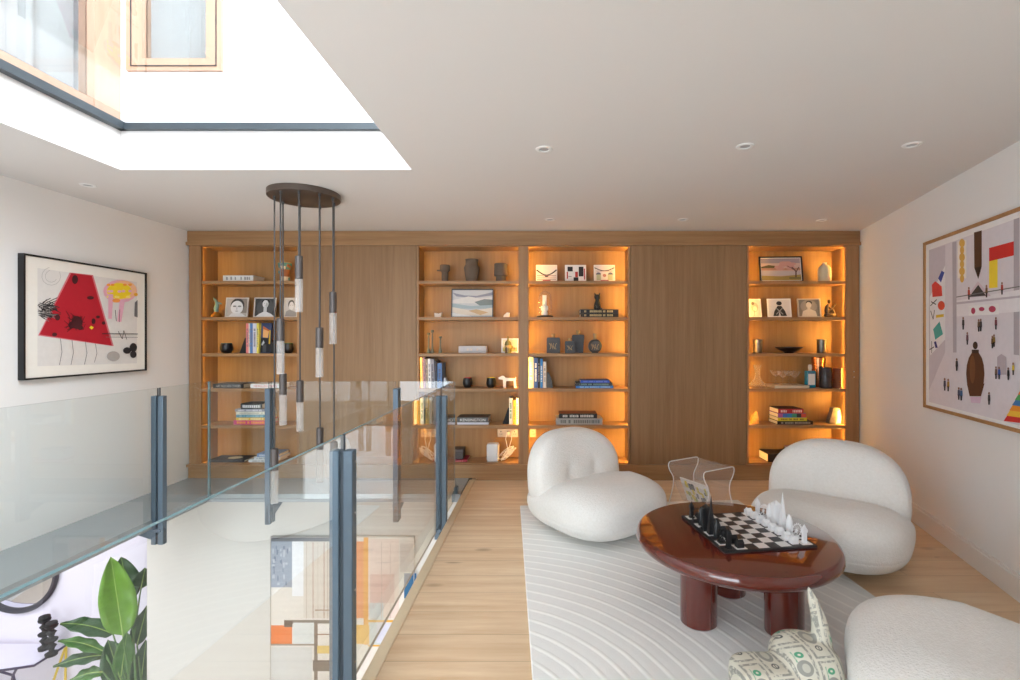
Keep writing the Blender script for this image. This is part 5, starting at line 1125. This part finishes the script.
for i, c_ in enumerate(((206, 50, 46), (238, 190, 60), (236, 150, 50), (60, 120, 180), (80, 160, 90), (230, 130, 60), (206, 50, 46), (238, 190, 60))):
    y = 626 - i * 15; x0 = 296 + i * 8; polys.append((S(*c_), q((x0, y - 18), (x0 + 12, y - 26), (430, y - 26 + 36 - 2 * i), (430, y + 30), (x0, y - 4)) if False else q((x0, y), (x0 + 10, y - 15), (420, y - 2), (420, y + 16))))
art('artwork', t, polys, y=.0098, step=.00004)

# abstract painting on the lower back wall
t, at = wall_picture('abstract_painting', 'large pale abstract painting with orange patches, hung on the lower wall', 'painting', (XU(270, LBY - .04), LBY - .04, -2.0), 0, XU(414, LBY - .04) - XU(270, LBY - .04), 2.0 + ZV(537, LBY - .04), mat((196, 190, 184), .7, name='canvas_edge'), .004, .035, mat((224, 218, 210), .8, var=.06, nscale=8, name='canvas'))
zz = 4.533
q = lambda *pts: [at(240 + x / zz, 530 + y / zz) for x, y in pts]
R4 = lambda x0, y0, x1, y1: q((x0, y0), (x1, y0), (x1, y1), (x0, y1))
polys = [(S(222, 216, 208), R4(138, 28, 790, 970)), (S(104, 108, 116), R4(138, 28, 500, 52)), (S(150, 160, 176), R4(140, 52, 236, 260)), (S(232, 234, 238), R4(236, 52, 288, 300)), (S(214, 206, 196), R4(288, 52, 410, 400)), (S(226, 150, 104), R4(500, 52, 566, 400)), (S(232, 168, 84), R4(560, 30, 582, 520)), (S(226, 206, 196), R4(584, 40, 720, 400)), (S(214, 180, 170), R4(590, 200, 700, 330)), (S(196, 204, 206), R4(586, 330, 650, 520)), (S(120, 112, 104), R4(200, 408, 470, 424)), (S(226, 120, 58), R4(140, 432, 236, 518)), (S(90, 76, 70), R4(200, 412, 238, 440)), (S(212, 216, 214), R4(242, 420, 336, 516)), (S(150, 138, 128), R4(140, 516, 336, 524)), (S(120, 108, 100), R4(336, 410, 352, 680)), (S(226, 222, 218), R4(354, 430, 470, 460)), (S(222, 190, 110), R4(350, 524, 420, 560)), (S(232, 184, 96), R4(500, 430, 586, 516)), (S(206, 206, 204), R4(140, 530, 326, 700)), (S(108, 98, 92), R4(330, 590, 470, 640)), (S(222, 168, 60), R4(580, 408, 720, 418)), (S(222, 168, 60), R4(580, 520, 690, 528)), (S(206, 206, 220), R4(620, 420, 760, 512)), (S(44, 96, 136), R4(744, 196, 800, 310)), (S(196, 186, 180), R4(726, 60, 790, 190)), (S(214, 206, 198), R4(340, 700, 790, 960)), (S(226, 160, 110), R4(142, 720, 300, 900))]
rnd = random.Random(9)
for i in range(26):
    x, y = rnd.uniform(145, 232), rnd.uniform(70, 240); polys.append(((S(104, 118, 140), S(186, 192, 200))[i % 2], R4(x, y, x + rnd.uniform(4, 12), y + rnd.uniform(8, 24))))
for x, c_ in ((300, (190, 176, 160)), (330, (176, 130, 110)), (352, (200, 190, 176)), (380, (160, 110, 90)), (396, (186, 170, 156)), (640, (190, 170, 160)), (680, (200, 180, 170))): polys.append((S(*c_), R4(x, 56, x + 3, 400)))
for y in (360, 470): polys.append((S(150, 120, 100), R4(340, y, 420, y + 5)))
art('artwork', t, polys, y=.0098, step=.00004)

# ------------------------------------------------------------------ lower room furniture
PY = 5.0
t = thing('potted_plant', 'tall leafy plant with broad green leaves in the lower room', 'plant', (XU(132, PY), PY, LF))
MB().lathe([(0, 0), (.19, 0), (.2, .01), (.24, .36), (.245, .38), (.22, .38), (.2, .34), (0, .33)], 36).build('pot', t, mat((196, 192, 186), .6, name='pale_pot'))
MB().lathe([(0, .335), (.21, .342)], 24).build('soil', t, mat((66, 50, 40), .95, var=.4, nscale=60, name='soil'))
def leaf(tip, basep, wid, rgb, yt=0, yb=0, bend=.0, sag=.1, face=0.0):
    W0 = Vector((XU(132, PY), PY, LF))
    p0 = Vector((XU(basep[0], PY + yb), PY + yb, ZV(basep[1], PY + yb))) - W0; p3 = Vector((XU(tip[0], PY + yt), PY + yt, ZV(tip[1], PY + yt))) - W0
    ax = (p3 - p0); L = ax.length; a_ = ax.normalized()
    vw = Vector((.64, -.77 + face, .0)).normalized() if abs(a_.z) > .7 else Vector((.3, -.5, .85)).normalized()
    sd = a_.cross(vw).normalized(); nr = sd.cross(a_).normalized()
    n, m = 14, 6; vs_ = []; fs = []
    for i in range(n + 1):
        s_ = i / n; half = wid / 2 * (math.sin(PI * min(1, s_ * .97 + .03) ** .8)) ** .75 if 0 < s_ < 1 else .002
        c_ = p0 + ax * s_ + Vector((0, 0, 1)) * sag * L * math.sin(PI * s_) * (1 if abs(a_.z) < .7 else 0) + nr * bend * L * (s_ ** 2)
        for j in range(m + 1):
            o_ = (j / m - .5) * 2; vs_.append(c_ + sd * half * o_ - nr * half * .45 * (1 - abs(o_)) + nr * (.004 + .012 * abs(o_)) * math.sin(i * 1.3 + o_ * 2))
    for i in range(n):
        for j in range(m): q0 = i * (m + 1) + j; fs.append((q0, q0 + 1, q0 + m + 2, q0 + m + 1))
    mb = MB(); mb.add(vs_, fs); lm = mat(rgb, .4, var=.3, nscale=9, coat=.2, name='leaf_green'); o = mb.build('leaf', t, lm, smooth=180)
    rib = [p0 + ax * (i / n) + Vector((0, 0, 1)) * sag * L * math.sin(PI * i / n) * (1 if abs(a_.z) < .7 else 0) + nr * (bend * L * (i / n) ** 2 + .004) for i in range(n + 1)]
    MB().tube(rib, [.0055 * (1 - .8 * i / n) for i in range(n + 1)], 6).build('midrib', o, mat((150, 178, 96), .5, var=.1, name='midrib_green'))
    so = o.modifiers.new('thick', 'SOLIDIFY'); so.thickness = .002
    b0 = Vector((random.uniform(-.07, .07), random.uniform(-.07, .07), .33)); mid = b0.lerp(p0, .55) + Vector((0, 0, .06))
    st = [b0 * (1 - s_) ** 2 + mid * 2 * s_ * (1 - s_) + p0 * s_ * s_ for s_ in (i / 8 for i in range(9))]
    MB().tube(st, [.011 - .0006 * i for i in range(9)], 8).build('stem', t, mat((96, 132, 76), .5, var=.1, name='stem_green'))
BG, MG, DG = (96, 142, 42), (74, 122, 56), (50, 84, 50)
leaf((111, 557), (123, 636), .29, BG, -.15, -.1)
leaf((121, 557), (131, 600), .22, DG, .1, .05)
leaf((60, 624), (113, 634), .17, DG, -.2, 0, sag=.08)
leaf((58, 641), (105, 652), .12, MG, -.25, -.05, sag=.08)
leaf((53, 667), (104, 655), .13, DG, -.25, -.05, sag=.06)
leaf((145, 568), (141, 588), .16, DG, .1, .1)
leaf((108, 640), (124, 690), .26, DG, -.05, 0)
leaf((68, 682), (103, 672), .13, MG, -.2, -.1)
leaf((147, 606), (137, 645), .17, DG, .05, .1)
leaf((127, 632), (121, 676), .16, MG, -.1, 0)
leaf((146, 640), (140, 690), .2, DG, .1, .1)
leaf((82, 690), (112, 700), .16, MG, -.2, -.1)
CY_ = 5.37
zt_ = ZV(643, CY_)
x1 = XU(68, CY_)
t = thing('console_desk', 'pale console desk with violet and yellow tubular frame in the lower room', 'desk', (x1 - .8, 5.05, LF)); W0 = Vector((x1 - .8, 5.05, LF))
h = zt_ - LF; VI, YE = mat((120, 108, 190), .3, .3, name='violet_tube'), mat((226, 196, 60), .3, .3, name='yellow_tube')
mb = slab_poly([(-.9, -.10), (.53, -.10), (.79, -.03), (.79, .31), (-.9, .31)], h - .012, h)
mb.build('desk_top', t, mat((222, 220, 236), .3, name='pale_top'), smooth=0)
MB().tube([(-.9, .31, h - .014), (.79, .31, h - .014)], .009, 8).build('rear_rail', t, VI)
MB().tube([(.80, .31, h - .012), (.80, -.035, h - .012), (.53, -.108, h - .012), (-.9, -.108, h - .012)], .012, 8).build('front_rail', t, mat((64, 54, 84), .3, .3, name='deep_violet_tube'))
MB().tube([(.79, .31, h - .01), (.6, .2, 0)], .011, 8).build('leg', t, YE); MB().tube([(.79, .31, h - .01), (.8, .28, 0)], .011, 8).build('leg', t, YE)
MB().tube([(.66, -.075, h - .02), (.60, -.05, h - .1), (.46, .0, 0)], .012, 8).build('leg', t, mat((64, 54, 84), .3, .3, name='deep_violet_tube')); MB().tube([(.52, -.105, h - .02), (.60, -.05, h - .1), (.70, .0, 0)], .012, 8).build('leg', t, mat((64, 54, 84), .3, .3, name='deep_violet_tube'))
MB().tube([(-.85, .3, h - .01), (-.85, .28, 0)], .011, 8).build('leg', t, YE)
for u, v0, v1, dy, lb in ((44.5, 614, 648, .14, 'black stacked-disc figure on the console desk, behind the other'), (51.5, 617, 651, 0.04, 'black stacked-disc figure on the console desk, nearer the plant')):
    y = 5.12 + dy; hh = (v1 - v0) / F * y; mb = MB(); prof = [(0, 0), (.05, 0)]
    for i in range(5):
        z = hh * i / 5; prof += [(.05 if i % 2 == 0 else .03, z + hh * .03), (.055 if i % 2 == 0 else .042, z + hh * .08), (.02, z + hh * .14), (.022, z + hh * .17)]
    prof += [(.05, hh * .93), (.046, hh * .98), (0, hh)]
    solo('sculpture', lb, 'sculpture', mb.lathe(prof, 22), (XU(u, y), y, zt_ + .0006), BLACKM, 'black stacked figures')
t = thing('round_mirror', 'round dark rimmed mirror on the lower room wall', 'mirror', (XU(16, 5.37), 5.37, ZV(572, 5.37)))
MB().lathe([(.40, -.012), (.415, .012), (.445, .02), (.46, .0), (.455, -.02), (.40, -.02)], 56, M=Matrix.Rotation(R(90), 4, 'X')).build('rim', t, mat((70, 70, 78), .4, .4, name='mirror_rim'))
MB().lathe([(0, .03), (.2, .022), (.34, .006), (.41, -.01)], 56, M=Matrix.Rotation(R(90), 4, 'X')).build('mirror_glass', t, mat((226, 228, 232), .03, 1, var=.01, name='mirror_silver'))
